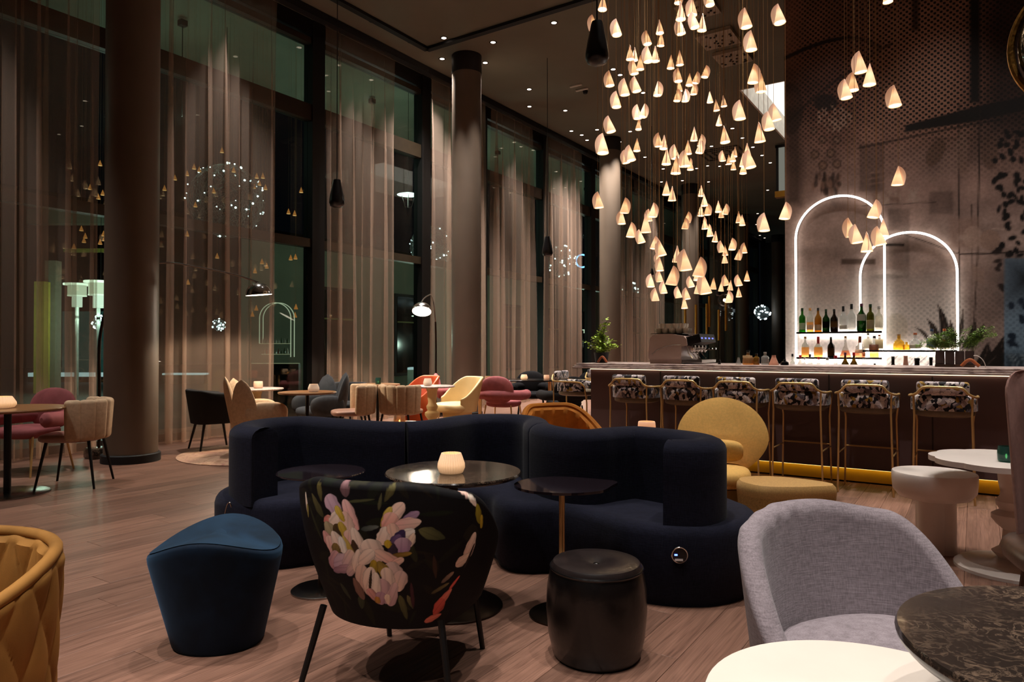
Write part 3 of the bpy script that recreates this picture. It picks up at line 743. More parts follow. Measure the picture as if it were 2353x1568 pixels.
mb = MB(); mb.box((.2, 0, .328), (.36, .5, .006)); mb.build('cup_tray', M['dark_bronze'], cm)
cmb = MB(); cmb.lathe([(.0, .0), (.022, .0), (.034, .02), (.038, .055), (.035, .055), (.03, .02), (0, .006)], 14)
rc = random.Random(4); first = None; cnt = 0
for lev in range(2):
    for i in range(5 - lev):
        for j in range(2):
            px_, py_, pz_ = cmx + .08 + i * .078 + lev * .04, 7.33 + j * .085, SZ + .001 + .332 + lev * .053
            lab = 'white coffee cup, %s from the left in the %s %s row on the espresso machine' % (['first', 'second', 'third', 'fourth', 'fifth'][i], ['lower', 'upper'][lev], ['front', 'rear'][j])
            if first is None: first = cmb.build('coffee_cup', M['white_porcelain'], loc=(px_, py_, pz_)); tag(first, lab, 'cup', 'white cups on the coffee machine')
            else: copy_tree(first, loc=(px_, py_, pz_), label=lab)

# --- plants on the bar
M['leaf'] = plain('leaf_green', (160, 190, 56), .5, vary=.45, scale=25)
M['leaf_fern'] = plain('leaf_fern', (112, 146, 50), .55, vary=.4, scale=25)
def foliage(name, parent, pts, size, mat, seed):
    r = random.Random(seed); mb = MB()
    for p in pts:
        a, b_ = r.random() * 2 * PI, (r.random() - .3) * 1.2; s_ = size * (.6 + r.random() * .8)
        dx = Vector((math.cos(a) * math.cos(b_), math.sin(a) * math.cos(b_), math.sin(b_))); sd = dx.cross(Vector((0, 0, 1))).normalized() * s_ * .42
        up = Vector((0, 0, s_ * .12)); p = Vector(p)
        mb.add([p, p + dx * s_ * .4 + sd + up, p + dx * s_, p + dx * s_ * .4 - sd + up], [(0, 1, 2, 3)], False)
    o = mb.build(name, mat, parent, angle=0); o['kind'] = 'stuff'; return o
pb = onY(1382, 836, 7.35)
pl = thing('potted_plant', 'bushy leafy green plant in a dark pot at the left end of the bar', 'plant', (pb.x, 7.35, SZ + .001))
mb = MB(); mb.lathe([(.0, 0), (.07, 0), (.09, .12), (.085, .12), (.07, .10), (0, .10)], 20); mb.build('pot', M['black_matt'], pl)
r = random.Random(9); pts = []; stems = MB()
for k in range(26):
    a = r.random() * 2 * PI; q = r.random(); tall = k < 4
    tip = Vector((.23 * q * math.cos(a), .19 * q * math.sin(a), .36 - .2 * q)) if not tall else Vector((-.02 + .03 * k, .0, .36 + .045 * k))
    pth = catmull([(0, 0, .1), (tip.x * .4, tip.y * .4, .1 + (tip.z - .1) * .6), tip], 5); stems.tube(pth, .003, 4)
    for p in pth[3:]:
        for _ in range(5): pts.append(p + Vector((r.gauss(0, .022), r.gauss(0, .022), r.gauss(0, .018))))
stems.build('stem', M['dark_wood'], pl); foliage('foliage', pl, pts, .032, M['leaf'], 2)
mb = MB(); mb.tube(catmull([(-.06, 0, .0), (-.03, 0, .045), (.0, 0, .06), (.03, 0, .03), (.05, 0, 0)], 5), .014, 8)
o = mb.build('wooden_tongs', plain('orange_wood', (150, 74, 34), .5), loc=(onY(1385, 830, 7.18).x, 7.18, SZ + .012)); tag(o, 'bent orange-brown leather strap in front of the leafy plant', 'strap')
fx = onY(2149, 840, 7.42).x; fx2 = onY(2240, 840, 7.42).x
ft = thing('fern_trough', 'row of dark square pots with feathery ferns at the right of the bar', 'planter', ((fx + fx2) / 2, 7.42, SZ + .001)); fw = fx2 - fx
mb = MB(); mb.box((0, 0, .012), (fw, .13, .024)); mb.build('tray', M['dark_wood'], ft)
for k in range(4):
    mb = MB(); mb.rbox((-fw / 2 + fw * (k + .5) / 4, 0, .084), (fw / 4 - .006, .11, .12), .006, 2); mb.build('square_pot', plain('pot_plum_%d' % k, (66, 50, 46), .55), ft)
r = random.Random(21); pts = []; stems = MB()
for k in range(44):
    x_ = -fw / 2 + fw * r.random(); sp = r.gauss(0, .09) + (.10 if x_ > .05 else -.02); hgt = .05 + r.random() * .13 + (.05 if .0 < x_ < .14 else 0)
    pth = catmull([(x_, 0, .14), (x_ + sp * .4, r.gauss(0, .03), .14 + hgt * .7), (x_ + sp, r.gauss(0, .05), .13 + hgt)], 6); stems.tube(pth, .0015, 3)
    for p in pth[3:]:
        for _ in range(13): pts.append(p + Vector((r.gauss(0, .012), r.gauss(0, .014), r.gauss(0, .010))))
stems.build('stem', M['leaf_fern'], ft); foliage('fronds', ft, pts, .013, M['leaf_fern'], 5)
a = [onY(x_, y_, 7.25) for x_, y_ in ((2237, 818), (2245, 818), (2255, 824), (2262, 834), (2265, 846))]
mb = MB(); mb.tube(catmull(a[:-1] + [Vector((a[-1].x, 7.25, SZ + .002))], 5), .004, 6); tag(mb.build('tap_spout', M['white_lacquer']), 'thin curved chrome spout right of the fern pots', 'tap')
a = onY(2228, 838, 7.2); mb = MB(); mb.tube(catmull([(-.06, 0, 0), (-.02, 0, .045), (.01, 0, .055), (.04, 0, .03), (.07, 0, 0)], 5), .014, 8)
o = mb.build('wooden_strap', plain('orange_wood_2', (160, 84, 40), .5), loc=(a.x, 7.2, SZ + .013)); tag(o, 'bent orange leather strap right of the fern pots', 'strap')
# ================================================================== FURNITURE KIT
def shell_rows(a, b, p0, p1, zb, zt, th, flare=0.0, nphi=48, nv=12, lean=0.0, disp=None, ex=1.0, rend=.3, zref=None, nvi=None):
    """closed wall curved round a seat: phi 0 = middle of the back (-Y); returns rows of a closed profile"""
    rows = []
    H = zref or (zt(0) - zb(0)); z0r = zb(0)
    for i in range(nphi + 1):
        ph = p0 + (p1 - p0) * i / nphi
        s = min(1.0, min(ph - p0, p1 - ph) / rend) if rend > 0 else 1.0
        k = math.sqrt(max(0.0, 1 - (1 - s) ** 2)); t2 = th / 2 * max(k, .02)
        sb, st = zb(ph), zt(ph); prof = []
        for j in range(nv + 1): prof.append((1, j / nv, t2, sb + (st - th / 2 - sb) * j / nv))
        for j in range(1, 6): q = PI * j / 6; prof.append((0, 1.0, t2 * math.cos(q), st - th / 2 + th / 2 * max(k, .3) * math.sin(q)))
        ni = nvi or nv
        for j in range(ni + 1): prof.append((-1, 1 - j / ni, -t2, st - th / 2 - (st - th / 2 - sb) * j / ni))
        row = []
        for side, v, o, z in prof:
            g = (z - z0r) / H; sc = 1 + (flare(g) if callable(flare) else flare * g)
            c, s_ = math.cos(ph), math.sin(ph)
            cx_, sx_ = math.copysign(abs(c) ** ex, c), math.copysign(abs(s_) ** ex, s_)
            o2 = o + (disp(ph, g, side) * (1 if side >= 0 else -1) if disp else 0)
            row.append(((a * sc + o2) * sx_, -(b * sc + o2) * cx_ - lean * g * max(c, 0), z))
        rows.append(row)
    return rows
def shell(mb, *a, **k): return mb.grid(shell_rows(*a, **k), cv=True, capa=True, capb=True)
def legs(parent, pts, mat, r0=.012, r1=.009, name='leg'):
    for (x0, y0, z0), (x1, y1) in pts:
        mb = MB(); mb.tube([(x0, y0, z0), ((x0 + x1) / 2, (y0 + y1) / 2, z0 / 2), (x1, y1, 0)], [r0, (r0 + r1) / 2, r1], 8); mb.build(name, mat, parent)
def cushion(mb, c, d, ex=(.55, .6)): return mb.blob(c, (d[0] / 2, d[1] / 2, d[2] / 2), ex)

# ---------------- tables and candles
def table(name, label, loc, r, z, top, pole, kind='pole', base_r=.2, th=.022, outline=None, rz=0.0, base=None, pole_r=.022, group=None, topname='tabletop'):
    t_ = thing(name, label, 'table', loc, rz, group)
    mb = MB()
    if outline is None: mb.lathe([(0, z - th), (r - .012, z - th), (r - .002, z - th * .6), (r, z - th * .3), (r - .004, z), (0, z)], 64)
    else: mb.prism(outline, z - th, z)
    mb.build(topname, top, t_)
    if kind == 'pole':
        mb = MB(); mb.tube([(0, 0, .012), (0, 0, z - th)], pole_r, 16); mb.build('pole', pole, t_)
        mb = MB(); mb.lathe([(0, 0), (base_r, 0), (base_r, .008), (base_r - .01, .014), (.03, .018), (0, .018)], 48); mb.build('base_plate', base or pole, t_)
    elif kind == 'baluster':
        s = z / .74
        pr = [(base_r, 0), (base_r, .02), (base_r - .02, .04), (.11, .05), (.07, .08), (.10, .12), (.065, .15), (.05, .2), (.045, .27), (.075, .30), (.10, .34), (.10, .37), (.06, .40), (.075, .43), (.08, .46), (.06, .49), (.055, .52), (.065, .58), (.07, .66), (.085, .70), (.1, .72)]
        mb = MB(); mb.lathe([(0, 0)] + [(q, zz * s * (.985 if zz > .7 else 1)) for q, zz in pr] + [(0, .72 * s * .985)], 32); mb.build('turned_leg', pole, t_)
    return t_
def rib_glow(name, c, strength, base=(236, 214, 190)):
    t = NT(name); z = t.n('SeparateXYZ', inp={0: t.obj()}); nz = t.noise(20, 2)
    at = t.n('TexCoord').outputs['Generated']; g = t.n('SeparateXYZ', inp={0: at}).outputs[2]
    e = t.math('MULTIPLY', t.ramp(g, [(0, (.25, .25, .25, 1)), (.45, (.9, .9, .9, 1)), (1, (.7, .7, .7, 1))]), strength)
    return t.surf(t.bsdf(lin(base), .4, emis=lin(c), estr=e))
M['candle_ribbed'] = rib_glow('candle_ribbed', (255, 196, 140), .75)
M['candle_clear'] = glass_mat('candle_clear', (244, 220, 190))
M['candle_pink'] = rib_glow('candle_pink', (255, 170, 120), .6)
M['candle_dim'] = rib_glow('candle_dim', (255, 214, 180), .35)
M['candle_teal'] = glass_mat('candle_teal', (90, 150, 140))
M['flame'] = emit('flame', (255, 200, 130), 12.0)
def candle(loc, r, h, kind, label):
    c = thing('tea_light', label, 'candle holder', loc)
    mb = MB(); n = 64 if kind == 'candle_ribbed' else 24; rows = []
    prof = [(.55, 0), (.85, .05), (1, .3), (.98, .5), (.82, .82), (.72, 1.0), (.66, 1.0), (.7, .8), (.86, .5), (.8, .12), (.0, .08)]
    if kind in ('candle_clear', 'candle_teal', 'candle_pink'): prof = [(.8, 0), (.97, .1), (1, .5), (.96, .9), (.9, 1.0), (.84, 1.0), (.9, .5), (.85, .14), (0, .1)]
    for q, z in prof:
        rows.append([(r * q * (1 + (.03 * math.cos(k * PI) if kind == 'candle_ribbed' and q > .6 else 0)) * math.cos(2 * PI * k / n), r * q * (1 + (.03 * math.cos(k * PI) if kind == 'candle_ribbed' and q > .6 else 0)) * math.sin(2 * PI * k / n), h * z) for k in range(n)])
    mb.grid(rows, cv=True, capa=True); mb.build('holder', M[kind], c)
    mb = MB(); mb.blob((0, 0, h * .35), (r * .12, r * .12, h * .16), nu=8, nv=6); mb.build('flame', M['flame'], c)
    return c

# ---------------- bar stools
t = NT('stool_print'); ob = t.n('TexCoord').outputs['Object']
rnd = t.n('ObjectInfo').outputs['Random']
o3 = t.n('CombineXYZ', inp={0: t.math('MULTIPLY', rnd, 13.0), 1: 0.0, 2: t.math('MULTIPLY', rnd, 7.0)}).outputs[0]
vv = t.n('VectorMath', operation='ADD', inp={0: ob, 1: o3}).outputs[0]
wob = t.n('TexNoise', inp={'Vector': vv, 'Scale': 9.0, 'Detail': 2.0}).outputs['Color']
v2 = t.n('VectorMath', operation='ADD', inp={0: vv, 1: t.n('VectorMath', operation='SCALE', inp={0: wob, 'Scale': .12}).outputs[0]}).outputs[0]
vo = t.n('TexVoronoi', inp={'Vector': t.mapped((36, 36, 27), v2), 'Scale': 1.0}); cell = t.n('SeparateXYZ', inp={0: vo.outputs['Color']})
cc = t.ramp(cell.outputs[0], [(0, lin((26, 22, 28))), (.30, lin((204, 190, 192))), (.48, lin((176, 162, 166))), (.62, lin((228, 216, 212))), (.84, lin((104, 96, 104))), (.93, lin((160, 122, 46)))])
cc.node.color_ramp.interpolation = 'CONSTANT'
ve = t.n('TexVoronoi', feature='DISTANCE_TO_EDGE', inp={'Vector': t.mapped((36, 36, 27), v2), 'Scale': 1.0}).outputs['Distance']
vein = t.math('FRACT', t.math('MULTIPLY', t.noise(1, 2, vec=t.mapped((14, 14, 9), v2), dist=1.5), 7.0))
cc2 = t.mix(t.ramp(vein, [(.0, (.5, .5, .5, 1)), (.18, (0, 0, 0, 1))]), cc, lin((36, 30, 34)))
cc3 = t.mix(t.ramp(ve, [(.01, (1, 1, 1, 1)), (.03, (0, 0, 0, 1))]), cc2, lin((26, 22, 26)))
M['stool_print'] = t.surf(t.bsdf(cc3, .7, sheen=.2, spec=.2))
M['stool_leather'] = plain('stool_leather', (126, 112, 92), .4, scale=30, vary=.1)
def make_stool(label, loc, rz=0.0):
    s = thing('bar_stool', label, 'bar stool', loc, rz, 'brass bar stools with leaf print backs')
    mb = MB(); mb.blob((0, .0, .722), (.222, .215, .042), (.65, .6), 32, 12); mb.build('seat', M['stool_leather'], s)
    mb = MB(); mb.rbox((0, -.215, .925), (.37, .055, .115), .024, 3, m=Matrix.Rotation(.08, 3, 'X')); mb.build('back_cushion', M['stool_print'], s)
    mb = MB(); shell(mb, .212, .205, -2.3, 2.3, lambda p: .742, lambda p: .872 - .03 * smoothstep(1.2, 2.2, abs(p)), .055, nphi=44, nv=4, ex=.7, rend=.3); mb.build('wrap_cushion', M['stool_print'], s)
    r = .0085
    mb = MB(); mb.tube(catmull([(-.225, .17, .80), (-.232, .12, .845), (-.238, .03, .857), (-.24, -.15, .86), (-.215, -.235, .866), (-.175, -.262, .89), (-.145, -.268, .925), (-.10, -.268, .938), (.10, -.268, .938), (.145, -.268, .925), (.175, -.262, .89), (.215, -.235, .866), (.24, -.15, .86), (.238, .03, .857), (.232, .12, .845), (.225, .17, .80)], 4), .0105, 8); mb.build('back_rail', M['brass'], s)
    for sx in (-1, 1):
        mb = MB(); mb.tube([(sx * .205, -.24, .862), (sx * .20, -.235, .70), (sx * .215, -.225, 0)], r, 8); mb.build('leg', M['brass'], s)
        mb = MB(); mb.tube([(sx * .225, .17, .80), (sx * .205, .19, .62), (sx * .218, .205, 0)], r, 8); mb.build('leg', M['brass'], s)
        mb = MB(); mb.tube([(sx * .21, -.229, .34), (sx * .211, .199, .34)], .007, 6); mb.build('side_stretcher', M['brass'], s)
    mb = MB(); mb.tube([(-.213, .197, .36), (.213, .197, .36)], .008, 6); mb.build('footrest', M['brass'], s)
    return s
stool0 = None
for i, (sx, lab) in enumerate(zip((-2.98, -2.42, -1.89, -1.34, -.79, -.22), ('bar stool at the left end of the front row along the bar', 'second bar stool from the left along the bar front', 'bar stool partly hidden by the mustard chair back, third from the left', 'bar stool just right of the mustard chair, fourth from the left',
        'fifth bar stool from the left, left of the white mushroom table', 'rightmost bar stool, behind the scalloped white table'))):
    if stool0 is None: stool0 = make_stool(lab, (sx, 6.885, 0))
    else: copy_tree(stool0, loc=(sx, 6.885, 0), label=lab)
copy_tree(stool0, loc=(-4.02, 7.5, 0), rz=-PI / 2 + .12, label='bar stool seen side-on at the left end of the bar')
copy_tree(stool0, loc=(-4.0, 8.35, 0), rz=-PI / 2 - .1, label='bar stool farther back behind the left end of the bar')

# ---------------- serpentine sofa
M['navy'] = weave('navy_cloth', (17, 18, 29), (33, 34, 50), 240, .05)
sofa = thing('serpentine_sofa', 'long dark navy serpentine sofa with curling backrest in the middle of the room', 'sofa', L(-.2, 4.2))
so = sofa.location
cl = [(-1.40, 3.985), (-1.53, 4.06), (-1.615, 4.22), (-1.62, 4.42), (-1.54, 4.58), (-1.38, 4.665), (-1.14, 4.53), (-.86, 4.36), (-.66, 4.315), (-.50, 4.45), (-.34, 4.73), (-.20, 4.82), (.03, 4.80), (.15, 4.62), (.165, 4.35), (.25, 4.06), (.41, 3.90), (.55, 3.985), (.71, 4.06), (.87, 3.94), (.985, 3.78), (1.015, 3.6), (.93, 3.47), (.76, 3.475)]
cw = [L(*p) - so for p in cl]
sm = catmull([(p.x, p.y, 0) for p in cw], 6)
i1, i2 = 8 * 6, 14 * 6 + 2
def backrest(pts, ra, rb):
    mb = MB(); rows = []; n = len(pts); th = .088; zb, zt = .36, .80
    for i in range(n):
        tg = (pts[min(i + 1, n - 1)] - pts[max(i - 1, 0)]).normalized(); nr = Vector((tg.y, -tg.x, 0))
        def prof(sc):
            P_ = []
            for q, z in [(1, zb)] + [(1, zb + (zt - .06 - zb) * k / 4) for k in range(1, 5)]: P_.append((q * th, z))
            for k in range(1, 8): a = PI * k / 8; P_.append((th * math.cos(a) , zt - .06 + .06 * math.sin(a)))
            for k in range(4, -1, -1): P_.append((-th, zb + (zt - .06 - zb) * k / 4))
            return [(x_ * sc, zb + (z - zb) * (1 - (1 - sc) * .06)) for x_, z in P_]
        es = [(0.0, 1.0)]
        if i == 0: es = [(-.05 * ra, 1 - .7 * ra), (-.046 * ra, 1 - .4 * ra), (-.034 * ra, 1 - .16 * ra), (-.016 * ra, 1 - .04 * ra), (0, 1.0)]
        if i == n - 1: es = [(0, 1.0), (.016 * rb, 1 - .04 * rb), (.034 * rb, 1 - .16 * rb), (.046 * rb, 1 - .4 * rb), (.05 * rb, 1 - .7 * rb)]
        for e, sc in es:
            c = pts[i] + tg * e; rows.append([(c.x + nr.x * x_, c.y + nr.y * x_, z) for x_, z in prof(sc)])
    mb.grid(rows, cv=True, capa=True, capb=True); return mb
def trim(p, a, b):
    p = [Vector(q) for q in p]
    if a: p[0] = p[0] + (p[1] - p[0]).normalized() * a
    if b: p[-1] = p[-1] + (p[-2] - p[-1]).normalized() * b
    return p
for seg, ra_, rb_ in ((trim(sm[:i1 + 1], .045, .013), 1, .22), (trim(sm[i1:i2 + 1], .013, .013), .22, .22), (trim(sm[i2:], .013, .045), .22, 1)): backrest(seg, ra_, rb_).build('backrest', M['navy'], sofa)
fr = [(-1.80, 4.55), (-1.795, 4.25), (-1.71, 4.05), (-1.52, 3.94), (-1.32, 3.92), (-1.15, 4.0), (-1.0, 4.08), (-.85, 4.06), (-.68, 4.03), (-.52, 4.12), (-.36, 4.26), (-.23, 4.27), (-.13, 4.15), (-.095, 4.0), (-.02, 3.88), (.10, 3.845), (.22, 3.85), (.31, 3.78), (.44, 3.62), (.54, 3.47), (.66, 3.39), (.82, 3.345), (1.0, 3.36), (1.18, 3.47), (1.29, 3.66), (1.31, 3.85)]
bk = [(-1.74, 4.86), (-1.45, 5.05), (-1.1, 4.95), (-.8, 4.8), (-.6, 4.82), (-.4, 5.05), (-.1, 5.2), (.25, 5.1), (.45, 4.9), (.52, 4.6), (.66, 4.5), (.9, 4.42), (1.12, 4.25), (1.26, 4.05)]
def plinth(poly2, nf, sa, sb):
    P_ = [Vector((*(L(*p) - so).xy, 0)) for p in poly2]; n = len(P_)
    nm = []
    for i in range(n):
        a_, b_ = i - 1, (i + 1) % n
        if sb and i == nf - 1: b_ = i
        if sb and i == nf: a_ = i
        if sa and i == n - 1: b_ = i
        if sa and i == 0: a_ = i
        t_ = (P_[b_] - P_[a_]).normalized(); nm.append(Vector((-t_.y, t_.x, 0)))
    mb = MB(); rows = []
    for ins, z in ((.035, .0), (.03, .02), (.012, .05), (.0, .25), (.0, .34), (.006, .365), (.02, .385), (.042, .395), (.06, .397)): rows.append([(P_[i].x + nm[i].x * ins, P_[i].y + nm[i].y * ins, z) for i in range(n)])
    mb.grid(rows, cv=True, capa=True, capb=True); return mb
frs = [(p.x, p.y) for p in catmull([(*p, 0) for p in fr], 4)]; bks = [(p.x, p.y) for p in catmull([(*p, 0) for p in bk], 4)]
fa, fb = 8 * 4, 16 * 4 - 2; ba, bb = 4 * 4, 9 * 4
for a, b, c, d, sa_, sb_ in ((0, fa, 0, ba, 0, 1), (fa, fb, ba, bb, 1, 1), (fb, len(frs) - 1, bb, len(bks) - 1, 1, 0)):
    plinth(frs[a:b + 1] + bks[c:d + 1][::-1], b + 1 - a, sa_, sb_).build('seat_plinth', M['navy'], sofa)
sp = L(.80, 3.338, .265) - so; a = face(-.05, -1)
mt = Matrix.Rotation(a, 3, 'Z') @ Matrix.Rotation(-PI / 2, 3, 'X')
mb = MB(); prof = [(0, 0), (.034, 0), (.034, .006), (0, .006)]
rows = [[tuple(sp + mt @ Vector((q * math.cos(2 * PI * k / 28), q * math.sin(2 * PI * k / 28), z))) for k in range(28)] for q, z in prof]; mb.grid(rows, cv=True); sk_ = mb.build('power_socket', plain('socket_black', (12, 12, 16), .2), sofa)
mb = MB(); mb.tube([sp + mt @ Vector((.037 * math.cos(2 * PI * k / 28), .037 * math.sin(2 * PI * k / 28), .006)) for k in range(29)], .0035, 6, caps=False); mb.build('silver_ring', M['chrome'], sk_)
mb = MB(); mb.box(sp + mt @ Vector((.004, -.0, .007)) + Vector((0, 0, -.022)), (.038, .003, .010), rz=a); mb.build('white_sticker', plain('sticker', (226, 216, 208), .6), sk_)
mb = MB(); q = sp + mt @ Vector((0, 0, .008)) ; mb.box(q + _R * -.018 + Vector((0, 0, .002)), (.014, .003, .007), rz=a); mb.build('blue_light', emit('usb_blue', (90, 120, 255), 5.0), sk_)
a = [L(-1.62, 3.93, .30), L(-1.60, 3.92, .37), L(-1.585, 3.92, .385), L(-1.575, 3.92, .36)]
mb = MB(); mb.tube(catmull([tuple(p - so) for p in a], 5), .004, 6); mb.build('pull_loop', M['steel'], sofa)

# ---------------- round low tables in front of the sofa
t = NT('marble_dark'); n_ = t.noise(1, 7, vec=t.mapped((24, 24, 24)), rough=.65, dist=.8); n2_ = t.noise(1, 5, vec=t.mapped((55, 55, 55)), dist=.6); big = t.noise(1, 2, vec=t.mapped((3.2, 3.2, 3.2)))
vein = t.ramp(n_, [(.47, (0, 0, 0, 1)), (.5, (.8, .8, .8, 1)), (.53, (0, 0, 0, 1))]); v2_ = t.ramp(n2_, [(.56, (0, 0, 0, 1)), (.70, (.9, .9, .9, 1))])
vm = t.math('MULTIPLY', t.math('MAXIMUM', vein, v2_), t.ramp(big, [(.4, (.08, .08, .08, 1)), (.62, (1, 1, 1, 1))]))
M['marble_dark'] = t.surf(t.bsdf(t.mix(vm, lin((38, 31, 27)), lin((124, 102, 84))), .16, spec=.5, coat=.2))
M['smoky_glass'] = plain('smoky_glass', (34, 26, 31), .06, .25, vary=.05)
M['cream_lacquer'] = plain('cream_lacquer', (222, 210, 198), .3, vary=.02)
table('round_table', 'dark marble round table with ribbed candle in front of the navy sofa', L(-.285, 3.4), .33, .655, M['marble_dark'], M['dark_bronze'], base_r=.24)
candle(tuple(L(-.29, 3.33, .656)), .064, .097, 'candle_ribbed', 'large glowing ribbed white candle holder on the dark marble table')
ol = catmull([(.225 * math.cos(a), .20 * math.sin(a), 0) for a in [PI * .5, PI * .75, PI, PI * 1.25, PI * 1.5]] + [(.16, -.15, 0), (.235, -.02, 0), (.27, .07, 0), (.2, .13, 0)], 6, True)
table('side_table', 'smoky glass drop-shaped side table on a brass pole', L(.235, 3.285), .2, .612, M['smoky_glass'], M['brass'], base_r=.155, base=M['dark_bronze'], outline=[(p.x, p.y) for p in ol], rz=YAW, th=.012, pole_r=.014)
table('side_table', 'dark glass side table mostly hidden behind the floral chair', L(-.99, 3.62), .225, .615, M['smoky_glass'], M['dark_bronze'], base_r=.15, base=M['steel'], th=.012, pole_r=.014)

# ---------------- foreground pieces
# quilted caramel tub chair
M['caramel'] = velvet('caramel_velvet', (146, 102, 50), .5, scale=5, vary=.3)
tc = thing('tub_chair', 'caramel velvet quilted tub chair at the bottom left edge', 'armchair', L(-1.47, 1.60), face(-.45, -.9))
tcz = lambda p: .738 - .105 * smoothstep(.6, 2.2, abs(p))
def quilt(ph, g, side):
    u = ph * .35 / .115; v = g * .62 / .25
    return .011 * (abs(math.sin(PI * (u + v))) * abs(math.sin(PI * (u - v)))) ** .4 - .004
mb = MB(); shell(mb, .32, .32, -2.6, 2.6, lambda p: .12, tcz, .042, .1, 340, 80, disp=quilt, rend=.12); mb.build('quilted_shell', M['caramel'], tc)
mb = MB(); mb.tube([(.357 * math.sin(p), -.357 * math.cos(p), tcz(p) + .003) for p in [(-2.6 + 5.2 * k / 60) for k in range(61)]], .0155, 10); mb.build('rim_roll', M['caramel'], tc)
mb = MB(); cushion(mb, (0, .04, .42), (.56, .6, .16)); mb.build('seat_cushion', M['caramel'], tc)
mb = MB(); mb.lathe([(0, 0), (.25, 0), (.26, .12), (0, .12)], 32); mb.build('base', M['black_matt'], tc)

# blue velvet pouf; lit top painted in a lighter copy of the velvet
M['blue_velvet'] = velvet('blue_velvet', (7, 19, 34), .4, tint=lin((96, 140, 180)), scale=9, vary=.6)
M['blue_velvet_lit'] = velvet('blue_velvet_lit', (13, 32, 50), .5, tint=lin((120, 160, 196)), scale=6, vary=.75)
pf = thing('pouf', 'midnight blue velvet saddle-topped pouf on the left', 'pouf', L(-1.255, 2.97), YAW)
mb = MB(); rows = []; NN = 56
def pr(a): 
    c, s_ = math.cos(a), math.sin(a); return (abs(c / .268) ** 2.15 + abs(s_ / .24) ** 2.15) ** (-1 / 2.15)
def ptop(a): return .445 + .045 * math.cos(2 * (a - math.radians(97))) + .005 * math.cos(a - math.radians(90))
for f_, s_ in ((0, .66), (.03, .69), (.35, .80), (.7, .92), (.9, .985), (.96, .995), (.985, .985), (1.0, .955)):
    rows.append([(pr(a) * s_ * math.cos(a), pr(a) * s_ * math.sin(a) + (1 - s_) * .08, ptop(a) * f_) for a in [2 * PI * k / NN for k in range(NN)]])
mb.grid(rows, cv=True, capa=True); mb.build('body', M['blue_velvet'], pf)
mb = MB(); rows = []
for s_ in (.957, .93, .85, .7, .5, .3, .12):
    rows.append([(pr(a) * s_ * math.cos(a), pr(a) * s_ * math.sin(a) + (1 - s_) * .02, ptop(a) * (s_ ** .8) + (1 - s_ ** .8) * .468 + .002) for a in [2 * PI * k / NN for k in range(NN)]])
mb.grid(rows, cv=True, capb=True); mb.build('saddle_top', M['blue_velvet_lit'], pf)

# black leather drum; lit top painted as a lighter copy of the leather
dr = thing('drum_pouf', 'black leather drum stool with buttoned top in front of the sofa', 'pouf', L(.345, 2.86), .3)
mb = MB(); mb.lathe([(0, 0), (.165, 0), (.178, .015), (.196, .09), (.205, .19), (.202, .28), (.19, .345), (.184, .356)], 48); mb.build('side', M['leather_black'], dr)
mb = MB(); mb.lathe([(.186, .352), (.186, .366), (.176, .382), (.15, .389), (.10, .388), (.045, .383), (.02, .372), (.0, .368)], 48); mb.build('top', M['leather_black_lit'], dr)
mb = MB(); mb.tube([(.187 * math.cos(2 * PI * k / 48), .187 * math.sin(2 * PI * k / 48), .361) for k in range(49)], .005, 6, False); mb.build('piping', M['leather_black'], dr)
mb = MB(); mb.blob((0, 0, .371), (.013, .013, .005), nu=12, nv=6); mb.build('button', M['leather_black'], dr)

# floral lounge chair (print in vertex colours on the shell)
fc = thing('floral_chair', 'lounge chair with black floral fabric back and thin black legs, seen from behind', 'armchair', L(-.41, 2.72), face(.16, .51))
FW, FB = .262, .235
fzt = lambda p: .80 - .05 * smoothstep(.4, 1.1, abs(p)) - .20 * smoothstep(1.0, 1.75, abs(p)) - .10 * smoothstep(1.5, 1.75, abs(p))
fzb = lambda p: .265 + .06 * smoothstep(.8, 1.7, abs(p))
NPH, NVV = 560, 330
frows = shell_rows(FW, FB, -1.75, 1.75, fzb, fzt, .05, lambda g: .44 * math.sin(min(1.0, max(0, g) * 1.12) * PI / 2), NPH, NVV, lean=.02, rend=.30, ex=.95, nvi=14)
mb = MB(); mb.grid(frows, cv=True, capa=True, capb=True); fo = mb.build('shell_back', plain('tmp', (0, 0, 0)), fc)
nprof = len(frows[0]); U = np.empty((NPH + 1, nprof)); V_ = np.empty_like(U); sd_ = np.empty_like(U)
for i in range(NPH + 1):
    ph = -1.75 + 3.5 * i / NPH; U[i, :] = ph
    V_[i, :] = [q[2] for q in frows[i]]; sd_[i, :] = [1] * (NVV + 1) + [0] * 5 + [-1] * 15
